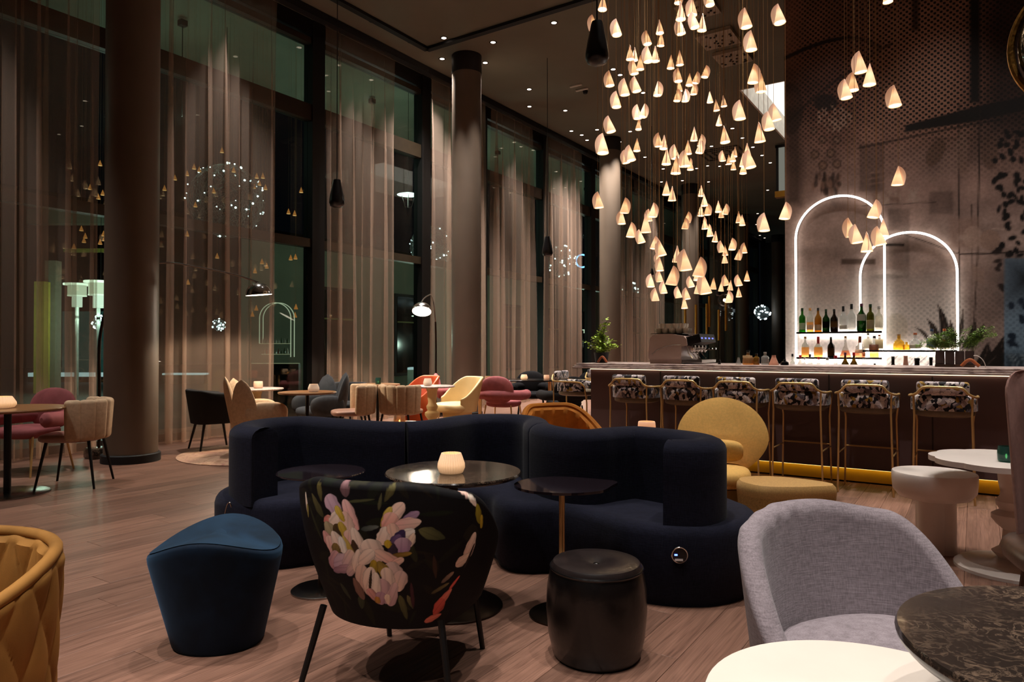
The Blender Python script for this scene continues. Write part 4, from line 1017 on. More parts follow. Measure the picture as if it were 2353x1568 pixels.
# print laid out in print units (1 unit = 1.55 mm): u to the right, v downwards from the top edge
pu = 640 + 100 + U * .34 / .00155 * 1.13 + 108; pv = 1100 + (.80 - V_) / .535 * 352
C = np.empty((*U.shape, 3)); C[:] = srgb((9, 7, 10))
def fb(mask, c, a=1.0):
    global C
    k = (np.clip(mask, 0, 1) * a)[..., None]; C = C * (1 - k) + srgb(c) * k
def Z(x, y): return 640 + x / 2.97, 1040 + y / 2.97
def petal(x, y, rx, ry, rot, c, c2=None, a=1.0, pt=1.0):
    """one painted petal: x, y centre, rx half width, ry half length, rot turns it; c at the root, c2 at the tip"""
    X_, Y_ = Z(x, y); rx, ry = rx / 2.97, ry / 2.97; r_ = math.radians(rot); cs, sn = math.cos(r_), math.sin(r_)
    q = ((pu - X_) * cs + (pv - Y_) * sn) / rx; p = (-(pu - X_) * sn + (pv - Y_) * cs) / ry
    s_ = np.clip(1 - p * p, 0, 1); wd = s_ ** (.5 * pt) * (1 + .18 * np.sin(p * 2.2 + x)) + .05 * np.sin(p * 9 + y) * s_
    ed = (wd - np.abs(q)) * rx; m = np.clip(ed / 1.0 + .5, 0, 1) * (np.abs(p) < 1)
    c2 = c2 or tuple(min(255, int(v * 1.12)) for v in c)
    tt_ = np.clip(.5 - .5 * p + .1 * q, 0, 1)[..., None]; base = srgb(c) * (1 - tt_) + srgb(c2) * tt_
    base = base * (1 - .22 * np.clip(np.sin(q * 7 + 2.0 * p + x) * 1.4 - .6, 0, 1)[..., None]) * (1 - .34 * np.clip(q, 0, 1)[..., None] ** 1.5)
    base = base * (1 - .5 * np.clip(1 - ed / 1.6, 0, 1)[..., None])
    global C
    k = (m * a)[..., None]; C = C * (1 - k) + base * k
CR, PK, LI, WH, YE, GR, RD = (244, 214, 196), (236, 178, 172), (196, 164, 186), (255, 238, 222), (196, 166, 50), (62, 62, 36), (226, 104, 92)
DK, MV = (52, 40, 34), (150, 112, 132)
rl = random.Random(8)
for _ in range(46): petal(80 + rl.random() * 1250, 100 + rl.random() * 1050, 14 + rl.random() * 26, 60 + rl.random() * 80, rl.random() * 180, (24 + rl.randrange(14), 26 + rl.randrange(12), 17), None, .5, 1.6)
for a in ((295, 370, 32, 96, -38, GR, (100, 92, 56)), (330, 270, 26, 70, -12, (70, 66, 40), (120, 108, 60)), (600, 190, 18, 110, 76, (44, 42, 28)), (820, 240, 24, 70, 28, (66, 60, 34), (104, 96, 56)), (1090, 525, 40, 100, -68, (60, 66, 40), (110, 110, 70)), (560, 1020, 26, 70, 12, (60, 66, 46)), (890, 1050, 30, 100, -16, (66, 70, 44), (104, 104, 66)), (945, 1010, 18, 60, -24, (74, 76, 50), (120, 116, 80)),
          (430, 970, 20, 70, -30, (52, 56, 40)), (1230, 850, 22, 60, 54, (110, 94, 84), (170, 146, 126)), (1180, 925, 18, 80, 66, (80, 74, 52), (130, 120, 80)), (540, 220, 34, 66, -8, (96, 70, 74), (150, 110, 112)), (250, 500, 18, 130, -26, (44, 46, 28)), (960, 960, 18, 100, -6, (70, 40, 46)), (1120, 760, 16, 90, -10, (60, 42, 32)), (690, 480, 22, 60, 76, (56, 64, 62), (110, 118, 110)), (960, 640, 28, 80, -20, (44, 46, 28)), (1390, 560, 60, 70, 0, (30, 28, 20)), (640, 300, 12, 90, 80, (70, 70, 44)), (760, 300, 12, 60, 10, (80, 76, 50))): petal(*a, *([None] if len(a) == 6 else []), 1.0, 1.5)
# upper left bloom
for a in ((450, 350, 62, 84, -42, LI, (214, 176, 190)), (575, 400, 36, 110, -22, PK, (246, 196, 190)), (415, 460, 40, 62, 70, (220, 130, 118), (244, 190, 172)), (470, 450, 66, 70, 30, CR, WH), (540, 450, 54, 70, -8, CR, (240, 196, 180)), (500, 400, 26, 60, -30, YE, (226, 196, 90)), (415, 540, 58, 84, -36, (150, 136, 104), (190, 176, 140)), (480, 520, 40, 52, -40, DK, (90, 70, 40)), (520, 520, 36, 70, -24, YE, (210, 184, 80)), (556, 560, 40, 56, 0, PK, CR), (612, 600, 34, 120, -14, CR, WH), (585, 640, 26, 70, -6, (70, 52, 36)), (535, 640, 30, 96, -16, YE, (220, 196, 110)), (640, 660, 18, 90, 10, WH)): petal(*a)
# left bloom
for a in ((372, 600, 40, 70, -30, (222, 150, 150), PK), (400, 650, 54, 86, -14, PK, (248, 210, 200)), (460, 600, 46, 80, -28, CR, WH), (500, 640, 30, 84, -12, WH), (430, 670, 36, 60, 12, (96, 78, 44), (150, 126, 70)), (395, 740, 54, 84, 34, (190, 140, 150), (226, 180, 184)), (455, 745, 50, 90, 60, LI, (226, 200, 206)), (520, 720, 44, 86, 30, (210, 176, 186), CR), (450, 800, 34, 96, 74, MV, (204, 168, 178)), (540, 780, 32, 76, 40, (200, 166, 170), CR), (585, 720, 30, 90, 16, CR, WH)): petal(*a)
# right bloom
for a in ((845, 385, 42, 100, 36, CR, (252, 214, 196)), (795, 400, 24, 76, 26, YE, (220, 196, 100)), (945, 400, 26, 66, 62, (140, 112, 146), (180, 150, 176)), (815, 440, 58, 74, 18, (232, 160, 146), (250, 196, 180)), (925, 450, 40, 92, 78, PK, CR), (785, 530, 56, 66, 8, CR, WH), (840, 500, 44, 60, -20, CR, (244, 200, 180)), (910, 520, 44, 70, 66, WH), (950, 560, 24, 54, 20, CR), (880, 530, 34, 50, 30, (58, 46, 84)), (850, 570, 34, 60, 30, (74, 58, 100), (120, 96, 140)), (895, 600, 54, 62, -10, (170, 134, 170), (206, 176, 196)), (830, 625, 30, 50, 0, (56, 44, 60)), (800, 585, 22, 30, 0, YE), (885, 660, 22, 70, 80, (110, 84, 44), (170, 140, 60))): petal(*a)
# big lower bloom
for a in ((700, 640, 70, 90, -30, (226, 190, 176), WH), (790, 680, 46, 90, -62, (236, 180, 170), CR), (650, 690, 40, 80, 40, CR, WH), (840, 720, 30, 70, 60, PK, CR), (600, 850, 46, 110, 10, (212, 176, 160), CR), (560, 930, 30, 84, -16, (130, 98, 86)), (840, 800, 72, 96, -34, (196, 176, 172), (236, 214, 206)), (870, 850, 50, 80, 10, CR, (226, 204, 200)), (760, 770, 44, 70, -30, YE, (150, 130, 70)), (690, 770, 34, 70, 10, (120, 110, 54), YE), (790, 850, 56, 100, -10, (226, 204, 196), WH), (650, 860, 44, 110, 16, CR, WH), (745, 930, 60, 96, -8, (196, 164, 176), (226, 196, 200)), (690, 900, 44, 110, 6, WH, (255, 246, 232)), (655, 870, 9, 100, 12, (60, 48, 34)), (810, 950, 44, 96, 18, (204, 168, 176), (236, 208, 206)), (670, 975, 36, 70, -40, (176, 132, 128), PK), (720, 985, 44, 50, 10, (190, 150, 160), LI), (770, 990, 26, 40, 0, CR), (690, 1000, 26, 26, 0, (190, 140, 70))): petal(*a)
for a in ((1395, 650, 42, 100, 16, CR, WH), (1345, 740, 36, 70, 60, CR), (1400, 720, 12, 90, 20, DK), (1225, 1010, 34, 90, 40, RD, (240, 150, 130)), (1190, 1070, 44, 70, 30, (210, 92, 80), RD), (1150, 1150, 24, 80, 74, (226, 130, 112)), (1300, 900, 14, 60, 40, RD), (220, 140, 30, 70, 60, LI), (150, 380, 20, 80, -8, CR), (160, 430, 16, 50, 4, (140, 128, 66)), (1330, 270, 22, 70, -46, (220, 180, 166)), (1385, 330, 20, 60, -36, CR), (1440, 430, 24, 76, -14, (150, 134, 40)), (1475, 490, 18, 50, -6, YE)): petal(*a)
gz = (sd_ < 0)[..., None]; C = np.where(gz, srgb((20, 14, 20)), C)
ca = fo.data.color_attributes.new('print', 'FLOAT_COLOR', 'POINT')
ca.data.foreach_set('color', np.concatenate([C.reshape(-1, 3), np.ones((C.shape[0] * C.shape[1], 1))], 1).reshape(-1).astype(np.float32))
t = NT('floral_print'); at = t.n('Attribute', attribute_name='print'); M['floral'] = t.surf(t.bsdf(at.outputs['Color'], .7, sheen=.0, spec=.2, normal=t.bump(t.noise(300, 2), .1, .002)))
fo.data.materials[0] = M['floral']
mb = MB(); cushion(mb, (0, .06, .33), (.52, .56, .14)); mb.build('seat_cushion', velvet('plum_velvet', (26, 18, 24), .3), fc)
legs(fc, [((-.235, -.21, .30), (-.30, -.27)), ((.235, -.21, .30), (.30, -.27)), ((-.2, .2, .30), (-.215, .275)), ((.2, .2, .30), (.215, .275))], M['black_metal'], .0135, .011)

# grey tub armchair
M['grey_cloth'] = weave('grey_cloth', (108, 98, 102), (156, 144, 149), 260, .15)
gc = thing('tub_chair', 'light grey woven tub armchair facing the marble table at the lower right', 'armchair', L(1.015, 1.885), face(.36, -.93))
mb = MB(); shell(mb, .343, .285, -1.85, 1.85, lambda p: .42 + .05 * smoothstep(1.2, 1.85, abs(p)), lambda p: .775 - .03 * smoothstep(.1, .8, abs(p)) - .31 * smoothstep(.75, 1.85, abs(p)), .066, .11, 90, 26, lean=.02, ex=1.0, rend=.34,
            disp=lambda p, g, s: (.004 * math.sin(p * 26 + g * 2) * smoothstep(.55, .95, g) * math.exp(-((p - .3) / .35) ** 2) if s <= 0 else 0)); mb.build('backrest', M['grey_cloth'], gc)
mb = MB(); mb.blob((0, .03, .40), (.30, .28, .062), (.85, .5)); mb.build('seat_cushion', M['grey_cloth'], gc)
legs(gc, [((-.2, -.17, .42), (-.25, -.22)), ((.2, -.17, .42), (.25, -.22)), ((-.2, .2, .42), (-.24, .25)), ((.2, .2, .42), (.24, .25))], M['black_wood'], .018, .012)

table('coffee_table', 'cream round low table at the bottom right corner', L(.715, 1.35), .335, .55, M['cream_lacquer'], M['white_lacquer'], base_r=.165, th=.03, pole_r=.035)
table('round_table', 'dark veined marble round table at the right edge in front of the grey chair', L(1.03, 1.165), .345, .74, M['marble_dark'], M['black_metal'], base_r=.165, th=.03)

# mustard swivel chair and ottoman
M['mustard'] = velvet('mustard_cloth', (228, 180, 104), .1, scale=60, vary=.08, rough=.85)
mc = thing('lounge_chair', 'mustard lounge chair with large round back behind the sofa', 'armchair', L(1.53, 5.08), face(-.30, -1))
mb = MB(); rows_f, rows_b = [], []
def mback(s, th_, off):
    w_ = .335 * math.cos(0); x_ = .325 * s * math.cos(th_); z_ = s * math.sin(th_)
    zz = .60 + (.275 * z_ if z_ > 0 else .30 * z_); x_ *= 1 - .22 * max(0, -z_) ** 1.5
    return (x_, -.21 - .10 * (z_ + .2) + .40 * (x_ / .325) ** 2 * .42 + off * (1 - s ** 4), zz)
rows = [[mback(s, 2 * PI * k / 48, .025) for k in range(48)] for s in (.02, .3, .6, .85, .95, .99)] + [[mback(s, 2 * PI * k / 48, -.03) for k in range(48)] for s in (1.0, .99, .95, .85, .6, .3, .02)]
mb.grid(rows, cv=True, capa=True, capb=True); mb.build('round_back', M['mustard'], mc)
mb = MB(); cushion(mb, (.03, .04, .33), (.46, .50, .16), (.8, .6)); mb.build('seat_cushion', M['mustard'], mc)
mb = MB(); cushion(mb, (.03, -.06, .50), (.36, .13, .16), (.6, .6)); mb.build('lumbar_pillow', M['mustard'], mc)
mb = MB(); mb.lathe([(0, 0), (.22, 0), (.24, .1), (.27, .27), (0, .27)], 36); mb.build('base', plain('mustard_base', (150, 116, 56), .7), mc)
t = NT('gold_weave'); nz = t.noise(1, 4, vec=t.mapped((38, 38, 38)), dist=3.5); fr_ = t.math('FRACT', t.math('MULTIPLY', nz, 8.0))
M['gold_weave'] = t.surf(t.bsdf(t.ramp(fr_, [(.3, lin((126, 92, 40))), (.6, lin((208, 168, 98)))]), .45, .25, normal=t.bump(fr_, .4, .004)))
ot = thing('ottoman', 'gold patterned kidney-shaped ottoman between sofa and bar', 'ottoman', L(1.78, 4.58), YAW)
oo = catmull([(-.29, .0, 0), (-.24, .16, 0), (-.08, .21, 0), (.08, .17, 0), (.22, .06, 0), (.30, -.05, 0), (.29, -.13, 0), (.2, -.17, 0), (0, -.20, 0), (-.2, -.17, 0)], 5, True)
mb = MB(); rows = [[(p.x * s, p.y * s, z) for p in oo] for s, z in ((.86, 0), (.88, .02), (.96, .2), (.99, .30))]; mb.grid(rows, cv=True, capa=True); mb.build('side', M['gold_weave'], ot)
mb = MB(); rows = [[(p.x * s, p.y * s, z) for p in oo] for s, z in ((.99, .30), (1.0, .33), (.985, .36), (.93, .38), (.7, .387), (.3, .388))]; mb.grid(rows, cv=True, capb=True); mb.build('cushion_top', plain('gold_top', (190, 148, 88), .6, .1, scale=120, vary=.15), ot)

# white mushroom table, scalloped table, high-back chair
mt_ = thing('mushroom_table', 'white mushroom-shaped side table with clover pillar', 'side table', L(2.60, 4.30), .2)
mb = MB(); mb.lathe([(0, .325), (.14, .325), (.195, .34), (.225, .38), (.231, .44), (.231, .485), (.227, .492), (0, .492)], 56); mb.build('top', M['white_lacquer'], mt_)
cl3 = []
for k in range(72):
    a = 2 * PI * k / 72; cl3.append(((.085 + .034 * abs(math.cos(1.5 * a))) * math.cos(a), (.085 + .034 * abs(math.cos(1.5 * a))) * math.sin(a)))
mb = MB(); mb.grid([[(x_, y_, z) for x_, y_ in cl3] for z in (0, .33)], cv=True, capa=True); mb.build('pillar', M['white_lacquer'], mt_)
sc = [((.385 + .022 * abs(math.cos(5 * a)) ** .7) * math.cos(a), (.385 + .022 * abs(math.cos(5 * a)) ** .7) * math.sin(a)) for a in [2 * PI * k / 120 for k in range(120)]]
sct = L(2.83, 3.95)
table('scalloped_table', 'white table with scalloped top and turned pillar at the right edge', sct, .4, .625, M['white_lacquer'], M['white_lacquer'], 'baluster', base_r=.285, outline=sc, th=.03)
candle(tuple(L(2.735, 3.86, .626)), .042, .085, 'candle_teal', 'teal glass candle holder on the white scalloped table')
M['taupe_velvet'] = velvet('taupe_velvet', (150, 116, 108), .5, scale=30, vary=.15)
hb = thing('high_back_chair', 'tall taupe fabric chair with brown leather seat at the right edge', 'armchair', L(2.27, 2.66), face(-.35, -1))
mb = MB(); rows = []
for v in (0, .1, .2, .35, .5, .65, .8, .86, .9, .94, .97, .99, 1.0):
    z = .46 + .70 * v; e_ = math.sqrt(max(0, 1 - (max(0, v - .86) / .14) ** 2)); hw = .30 * (.86 + .14 * v) * (.72 + .28 * e_); th_ = .045 * (.35 + .65 * e_)
    rows.append([(hw * math.copysign(abs(math.cos(a)) ** .5, math.cos(a)), -.24 - .05 * v + .22 * (hw * math.cos(a) / .3) ** 2 * .8 + th_ * math.copysign(abs(math.sin(a)) ** .7, math.sin(a)), z) for a in [2 * PI * q / 32 for q in range(32)]])
mb.grid(rows, cv=True, capa=True, capb=True); mb.build('high_back', M['taupe_velvet'], hb)
mb = MB(); cushion(mb, (0, .04, .445), (.66, .58, .12), (.6, .5)); mb.build('seat', M['leather_brown'], hb)
legs(hb, [((-.2, -.18, .42), (-.24, -.24)), ((.2, -.18, .42), (.24, -.24)), ((-.2, .2, .42), (-.23, .26)), ((.2, .2, .42), (.23, .26))], M['leather_brown'], .014, .01)
# ================================================================== BACK OF THE ROOM
M['beige_velvet'] = velvet('beige_velvet', (196, 168, 138), .4, scale=30, vary=.12)
M['rose_leather'] = plain('rose_leather', (170, 132, 116), .32, vary=.08, coat=.2)
M['pink_velvet'] = velvet('pink_velvet', (150, 84, 86), .5, scale=10, vary=.18)
M['petrol_velvet'] = velvet('petrol_velvet', (52, 54, 58), .5, scale=10, vary=.2)
M['black_cloth'] = plain('black_cloth', (12, 11, 14), .85)
M['orange_shell'] = plain('orange_shell', (196, 84, 40), .5, vary=.05)
M['cream_shell'] = plain('cream_shell', (226, 196, 138), .5, vary=.04)
M['tan_velvet'] = velvet('tan_velvet', (168, 102, 36), .6, scale=8, vary=.25)

def channel_chair(label, loc, rz):
    c = thing('channel_chair', label, 'chair', loc, rz, 'beige channel-tufted chairs')
    mb = MB(); cushion(mb, (0, .03, .445), (.46, .50, .085), (.6, .55)); mb.build('seat', M['rose_leather'], c)
    for k in range(7):
        ph = (-1.42 + 2.84 * k / 6); w_ = .135
        m = Matrix.Rotation(ph, 3, 'Z') @ Matrix.Rotation(.07, 3, 'X')
        p = Vector((.245 * math.sin(ph), -.225 * math.cos(ph) - .02, .61)); mb = MB()
        mb.rbox(p, (w_, .075, .37), .035, 4, m=m); mb.build('back_channel', M['beige_velvet'], c)
    legs(c, [((-.18, -.16, .42), (-.25, -.23)), ((.18, -.16, .42), (.25, -.23)), ((-.18, .18, .42), (-.24, .25)), ((.18, .18, .42), (.24, .25))], M['black_metal'], .015, .010)
    return c
cc0 = channel_chair('beige channel-back chair with shiny seat beside the left wooden table', L(-4.0, 6.41), face(-1, -.22))
copy_tree(cc0, loc=L(-2.01, 8.85), rz=face(-.95, -.35), label='beige channel-back chair right of the brown round table with the white candle')
copy_tree(cc0, loc=L(-1.42, 8.95), rz=face(.35, 1), label='beige channel-back chair seen from behind in front of the orange chair')

def leaf_pad(mb, w_, h, th_, z0, tip=1.0):
    rows = []
    for k in range(17):
        v = k / 16; q = max(.03, (math.sin(PI * (.24 + .76 * v)) ** .48)) if v < 1 else .03
        rows.append([(w_ / 2 * q * math.cos(a), th_ / 2 * min(1, q * 1.3) * math.sin(a), z0 + h * v) for a in [2 * PI * j / 20 for j in range(20)]])
    return mb.grid(rows, cv=True, capa=True, capb=True)
def petal_chair(label, loc, rz, mat, legm):
    c = thing('petal_chair', label, 'armchair', loc, rz)
    for k, ph in enumerate((-.85, 0, .85)):
        mb = MB(); leaf_pad(mb, .34, .74 if k == 1 else .71, .09, 0)
        m = Matrix.Rotation(ph, 3, 'Z') @ Matrix.Rotation(.20, 3, 'X'); p = Vector((.24 * math.sin(ph), -.24 * math.cos(ph) + .05, .20))
        mb.v = [tuple(m @ Vector(q) + p) for q in mb.v]; mb.build('petal', mat, c)
    for sx in (-1, 1):
        mb = MB(); mb.blob((sx * .29, .08, .50), (.062, .24, .135), (.8, .75), 24, 14); mb.build('arm', mat, c)
    mb = MB(); cushion(mb, (0, .05, .41), (.56, .56, .14)); mb.build('seat', mat, c)
    legs(c, [((-.2, -.17, .36), (-.26, -.24)), ((.2, -.17, .36), (.26, -.24)), ((-.2, .2, .36), (-.25, .26)), ((.2, .2, .36), (.25, .26))], legm, .016, .011)
    return c
petal_chair('beige petal-backed wing chair seen from behind on the round rug', L(-3.06, 8.30), face(.86, .5), M['beige_velvet'], M['black_wood'])
petal_chair('dark grey petal-backed chair behind the brown round table', L(-2.55, 9.42), face(-.75, -.65), M['petrol_velvet'], M['black_wood'])

def box_tub(label, loc, rz, mat, zt=.75):
    c = thing('tub_chair', label, 'armchair', loc, rz)
    mb = MB(); shell(mb, .215, .215, -2.1, 2.1, lambda p: .33, lambda p: zt - .05 * smoothstep(.8, 2.0, abs(p)), .05, .28, 48, 8, ex=.6, rend=.15); mb.build('shell', mat, c)
    mb = MB(); cushion(mb, (0, .03, .40), (.46, .48, .13)); mb.build('seat', mat, c)
    legs(c, [((-.16, -.15, .35), (-.23, -.22)), ((.16, -.15, .35), (.23, -.22)), ((-.16, .17, .35), (-.21, .24)), ((.16, .17, .35), (.21, .24))], M['black_wood'], .018, .012)
    return c
box_tub('black boxy tub chair with splayed legs left of the petal wing chair', L(-3.74, 8.72), face(.75, .65), M['black_cloth'])
box_tub('black low chair whose curved back shows behind the brown round table', L(-2.52, 10.5), face(-.2, -1), M['black_cloth'], .74)

def pink_chair(label, loc, rz, mat, leg, grp=None):
    c = thing('round_back_chair', label, 'armchair', loc, rz, grp)
    mb = MB(); mb.blob((0, -.27, .63), (.27, .06, .215), (1, .9), 36, 16, m=Matrix.Rotation(.16, 3, 'X')); mb.build('round_back', mat, c)
    pth = catmull([(-.31, .22, .55), (-.335, .1, .55), (-.32, -.1, .55), (-.2, -.25, .56), (0, -.3, .56), (.2, -.25, .56), (.32, -.1, .55), (.335, .1, .55), (.31, .22, .55)], 5)
    n = len(pth); mb = MB(); mb.tube(pth, [.075 * min(1, (.35 + min(i, n - 1 - i) / 2.5)) for i in range(n)], 14); mb.build('arm_roll', mat, c)
    mb = MB(); cushion(mb, (0, .04, .42), (.52, .52, .13), (.8, .6)); mb.build('seat', mat, c)
    legs(c, [((-.2, -.2, .40), (-.25, -.27)), ((.2, -.2, .40), (.25, -.27)), ((-.2, .2, .40), (-.24, .27)), ((.2, .2, .40), (.24, .27))], leg, .012, .009)
    return c
pc = pink_chair('pink velvet round-backed armchair at the left edge by the window', L(-4.86, 7.05), face(-.14, -1), M['pink_velvet'], M['brass'], 'pink velvet round-back chairs')
copy_tree(pc, loc=L(-.14, 10.7), rz=face(.35, 1), label='pink velvet round-back chair seen from behind right of the second column')
copy_tree(pc, loc=L(-.98, 11.7), rz=face(1, .1), label='pink velvet chair half hidden behind the cream shell chair')
M['black_velvet'] = velvet('black_velvet', (16, 13, 15), .2)
bc0 = pink_chair('black round-backed chair in front of the far dark table, left of the side-on bar stool', L(.80, 10.6), face(-.3, 1), M['black_velvet'], M['black_metal'], 'black round-back chairs at the far table')
copy_tree(bc0, loc=L(.35, 12.6), rz=face(0, -1), label='black round-backed chair behind the far dark table')
copy_tree(bc0, loc=L(1.35, 12.4), rz=face(-.4, -1), label='black round-backed chair at the right end of the far dark table')

def shell_chair(label, loc, rz, mat):
    c = thing('shell_chair', label, 'armchair', loc, rz)
    mb = MB(); shell(mb, .27, .26, -2.0, 2.0, lambda p: .34, lambda p: .84 - .30 * smoothstep(.6, 2.0, abs(p)), .035, .24, 56, 12, lean=.06, rend=.2); mb.build('shell', mat, c)
    mb = MB(); mb.blob((0, .06, .40), (.29, .31, .075), (.8, .6)); mb.build('seat', mat, c)
    mb = MB(); mb.lathe([(0, 0), (.25, 0), (.24, .02), (.20, .2), (.22, .34), (0, .34)], 32); mb.build('pedestal', mat, c)
    return c
shell_chair('orange-red shell tub chair behind the beige channel chair', L(-1.47, 10.5), face(-.75, -.65), M['orange_shell'])
shell_chair('cream shell tub chair right of the small white baluster table', L(-.80, 10.2), face(-.8, -.6), M['cream_shell'])

# tan velvet tub behind the sofa
tt = thing('tub_chair', 'tan orange velvet quilted tub chair behind the navy sofa', 'armchair', L(.43, 5.75), face(.42, -.9))
def pleat(ph, g, side): return .014 * abs(math.sin(ph * 8 + g * 1.2)) ** .5 if side < 0 else .004 * abs(math.sin(ph * 7))
mb = MB(); shell(mb, .30, .27, -1.9, 1.9, lambda p: .14, lambda p: .755 - .22 * smoothstep(.5, 1.9, abs(p)), .06, .12, 90, 14, disp=pleat, rend=.2); mb.build('quilted_shell', M['tan_velvet'], tt)
mb = MB(); mb.tube([(.338 * math.sin(p), -.308 * math.cos(p), .758 - .22 * smoothstep(.5, 1.9, abs(p))) for p in [(-1.85 + 3.7 * k / 40) for k in range(41)]], .026, 8); mb.build('rim_roll', M['tan_velvet'], tt)
mb = MB(); cushion(mb, (0, .04, .42), (.52, .56, .15)); mb.build('seat_cushion', M['tan_velvet'], tt)
mb = MB(); mb.lathe([(0, 0), (.24, 0), (.25, .14), (0, .14)], 28); mb.build('base', M['black_matt'], tt)

# tables of the back room
table('round_table', 'brown wooden round table at the left photo edge', L(-4.34, 6.0), .44, .742, M['table_wood'], M['black_metal'], base_r=.32, base=M['steel'], pole_r=.028)
candle(tuple(L(-4.37, 5.95, .743)), .115, .10, 'candle_ribbed', 'wide glowing cream candle holder on the left wooden table')
table('marble_table', 'white round marble table on a turned leg beside the petal wing chair', L(-3.30, 8.97), .345, .742, M['marble_pale'], M['cream_shell'], 'baluster', base_r=.24)
candle(tuple(L(-3.26, 8.95, .743)), .058, .09, 'candle_pink', 'rosy glass tea light on the white marble table by the first arc lamp')
table('round_table', 'brown round table with a white candle in front of the grey petal chair', L(-2.42, 8.24), .335, .742, M['table_wood'], M['black_metal'], base_r=.24)
candle(tuple(L(-2.34, 8.22, .743)), .066, .092, 'candle_dim', 'white candle holder on the brown round table')
table('round_table', 'farther brown round table with a dark green candle glass', L(-1.94, 10.07), .32, .742, M['table_wood'], M['black_metal'], base_r=.24)
candle(tuple(L(-1.93, 10.05, .743)), .043, .09, 'candle_teal', 'dark green candle glass on the farther brown table')
table('marble_table', 'small white marble table on a turned leg between the orange and cream chairs', L(-1.10, 9.6), .315, .742, M['marble_pale'], M['cream_shell'], 'baluster', base_r=.24)
candle(tuple(L(-1.16, 9.58, .743)), .062, .10, 'candle_dim', 'white ribbed candle holder on the small marble table')
ft_ = thing('long_table', 'long black table at the back right of the second column', 'table', L(.05, 11.6), YAW)
mb = MB(); mb.rbox((0, 0, .73), (1.3, .7, .02), .006, 1); mb.build('tabletop', plain('black_glossy', (14, 13, 14), .15), ft_)
legs(ft_, [((sx * .58, sy * .28, .72), (sx * .58, sy * .28)) for sx in (-1, 1) for sy in (-1, 1)], M['brass'], .016, .016)
table('round_table', 'dark round table behind the side-on bar stool', L(1.12, 11.6), .36, .742, plain('black_glossy_2', (14, 13, 14), .15), M['black_metal'], base_r=.24)
for (lt, d_, r_, h_, k_, lb) in ((-.40, 11.5, .05, .06, 'candle_clear', 'small bright tea light at the left end of the far black table'), (.20, 11.5, .058, .085, 'candle_ribbed', 'glowing white candle holder in the middle of the far black table'), (.58, 11.7, .048, .07, 'candle_pink', 'pink glass tea light on the far black table behind the black chair'), (.90, 11.5, .04, .07, 'candle_clear', 'small tea light at the right end of the far tables')):
    z_ = .7405 if lt < .7 else .743
    candle(tuple(L(lt, d_, z_)), r_, h_, k_, lb)
table('coffee_table', 'low table hidden behind the left half of the navy sofa', L(-1.04, 6.5), .3, .55, M['table_wood'], M['black_metal'], base_r=.2)
candle(tuple(L(-1.04, 6.45, .551)), .055, .085, 'candle_clear', 'clear glass tea light peeping over the sofa back at its left seam')
table('coffee_table', 'low table hidden behind the right half of the navy sofa', L(1.13, 5.92), .28, .55, M['table_wood'], M['black_metal'], base_r=.2)
candle(tuple(L(1.14, 5.90, .551)), .075, .085, 'candle_pink', 'copper-pink tea light peeping over the sofa back near the mustard chair')
t = NT('rug_cloth'); nz = t.noise(1, 4, vec=t.mapped((7, 7, 7)), dist=1.5); M['rug'] = t.surf(t.bsdf(t.ramp(nz, [(.35, lin((168, 126, 98))), (.5, lin((206, 168, 138))), (.65, lin((180, 128, 110)))]), .95, sheen=.3, spec=.05, normal=t.bump(t.noise(180, 2), .5, .006)))
mb = MB(); mb.lathe([(0, 0), (.92, 0), (.925, .006), (.91, .012), (0, .012)], 72); o = mb.build('round_rug', M['rug'], loc=L(-3.0, 8.35, .0005)); tag(o, 'round beige and pink rug under the petal wing chair', 'rug')

# arc lamps
def arc_lamp(label, base, shade, apex, tilt, sr=.16):
    a = thing('arc_lamp', label, 'floor lamp', base)
    b = Vector(base); s_ = Vector(shade) - b; dh = Vector((s_.x, s_.y, 0)); hgt = apex - b.z
    mb = MB(); mb.rbox((0, 0, .06), (.24, .24, .12), .02, 2); mb.build('marble_foot', M['marble_dark'], a)
    pts = [Vector((0, 0, .12)), Vector((0, 0, .8)), Vector((0, 0, 1.35)), dh * .04 + Vector((0, 0, 1.75)), dh * .16 + Vector((0, 0, hgt * .93)), dh * .36 + Vector((0, 0, hgt)), dh * .6 + Vector((0, 0, hgt * .985)), dh * .85 + Vector((0, 0, (hgt + s_.z) / 2 + .06)), s_ + Vector((0, 0, sr * .95))]
    mb = MB(); mb.tube(catmull(pts[:4], 6), .017, 10); mb.build('upright', M['dark_bronze'], a)
    mb = MB(); mb.tube(catmull(pts[3:], 6), .011, 8); mb.build('arc_tube', M['steel'], a)
    m = Matrix.Rotation(tilt[1], 3, 'Z') @ Matrix.Rotation(tilt[0], 3, 'X')
    def dome(mb, pr, n=36): return mb.grid([[tuple(s_ + m @ Vector((q * math.cos(2 * PI * k / n), q * math.sin(2 * PI * k / n), z))) for k in range(n)] for q, z in pr], cv=True, capb=True)
    mb = MB(); dome(mb, [(sr * .97, 0.0)] + [(sr * math.cos(t_), sr * .95 * math.sin(t_)) for t_ in [PI / 2 * k / 10 for k in range(10)]] + [(.02, sr * .96)]); mb.build('chrome_dome', M['chrome'], a)
    mb = MB(); dome(mb, [(0.001, -.003), (sr * .96, -.003), (sr * .96, .004), (.001, .004)]); mb.build('glowing_disc', emit('arc_bulb', (255, 236, 210), 7.0), a)
    l = lamp_child('arc_lamp_light', 'SPOT', a, s_ + m @ Vector((0, 0, -.01)), 230, (1, .82, .62), .10, math.radians(150), blend=.2, rot=m.to_euler())
    return a
arc_lamp('arc floor lamp with chrome dome, its pole left of the nearest column', Vector((-8.37, 4.04, 0)), atD(595, 678, 8.7), 2.27, (0.10, -.3))
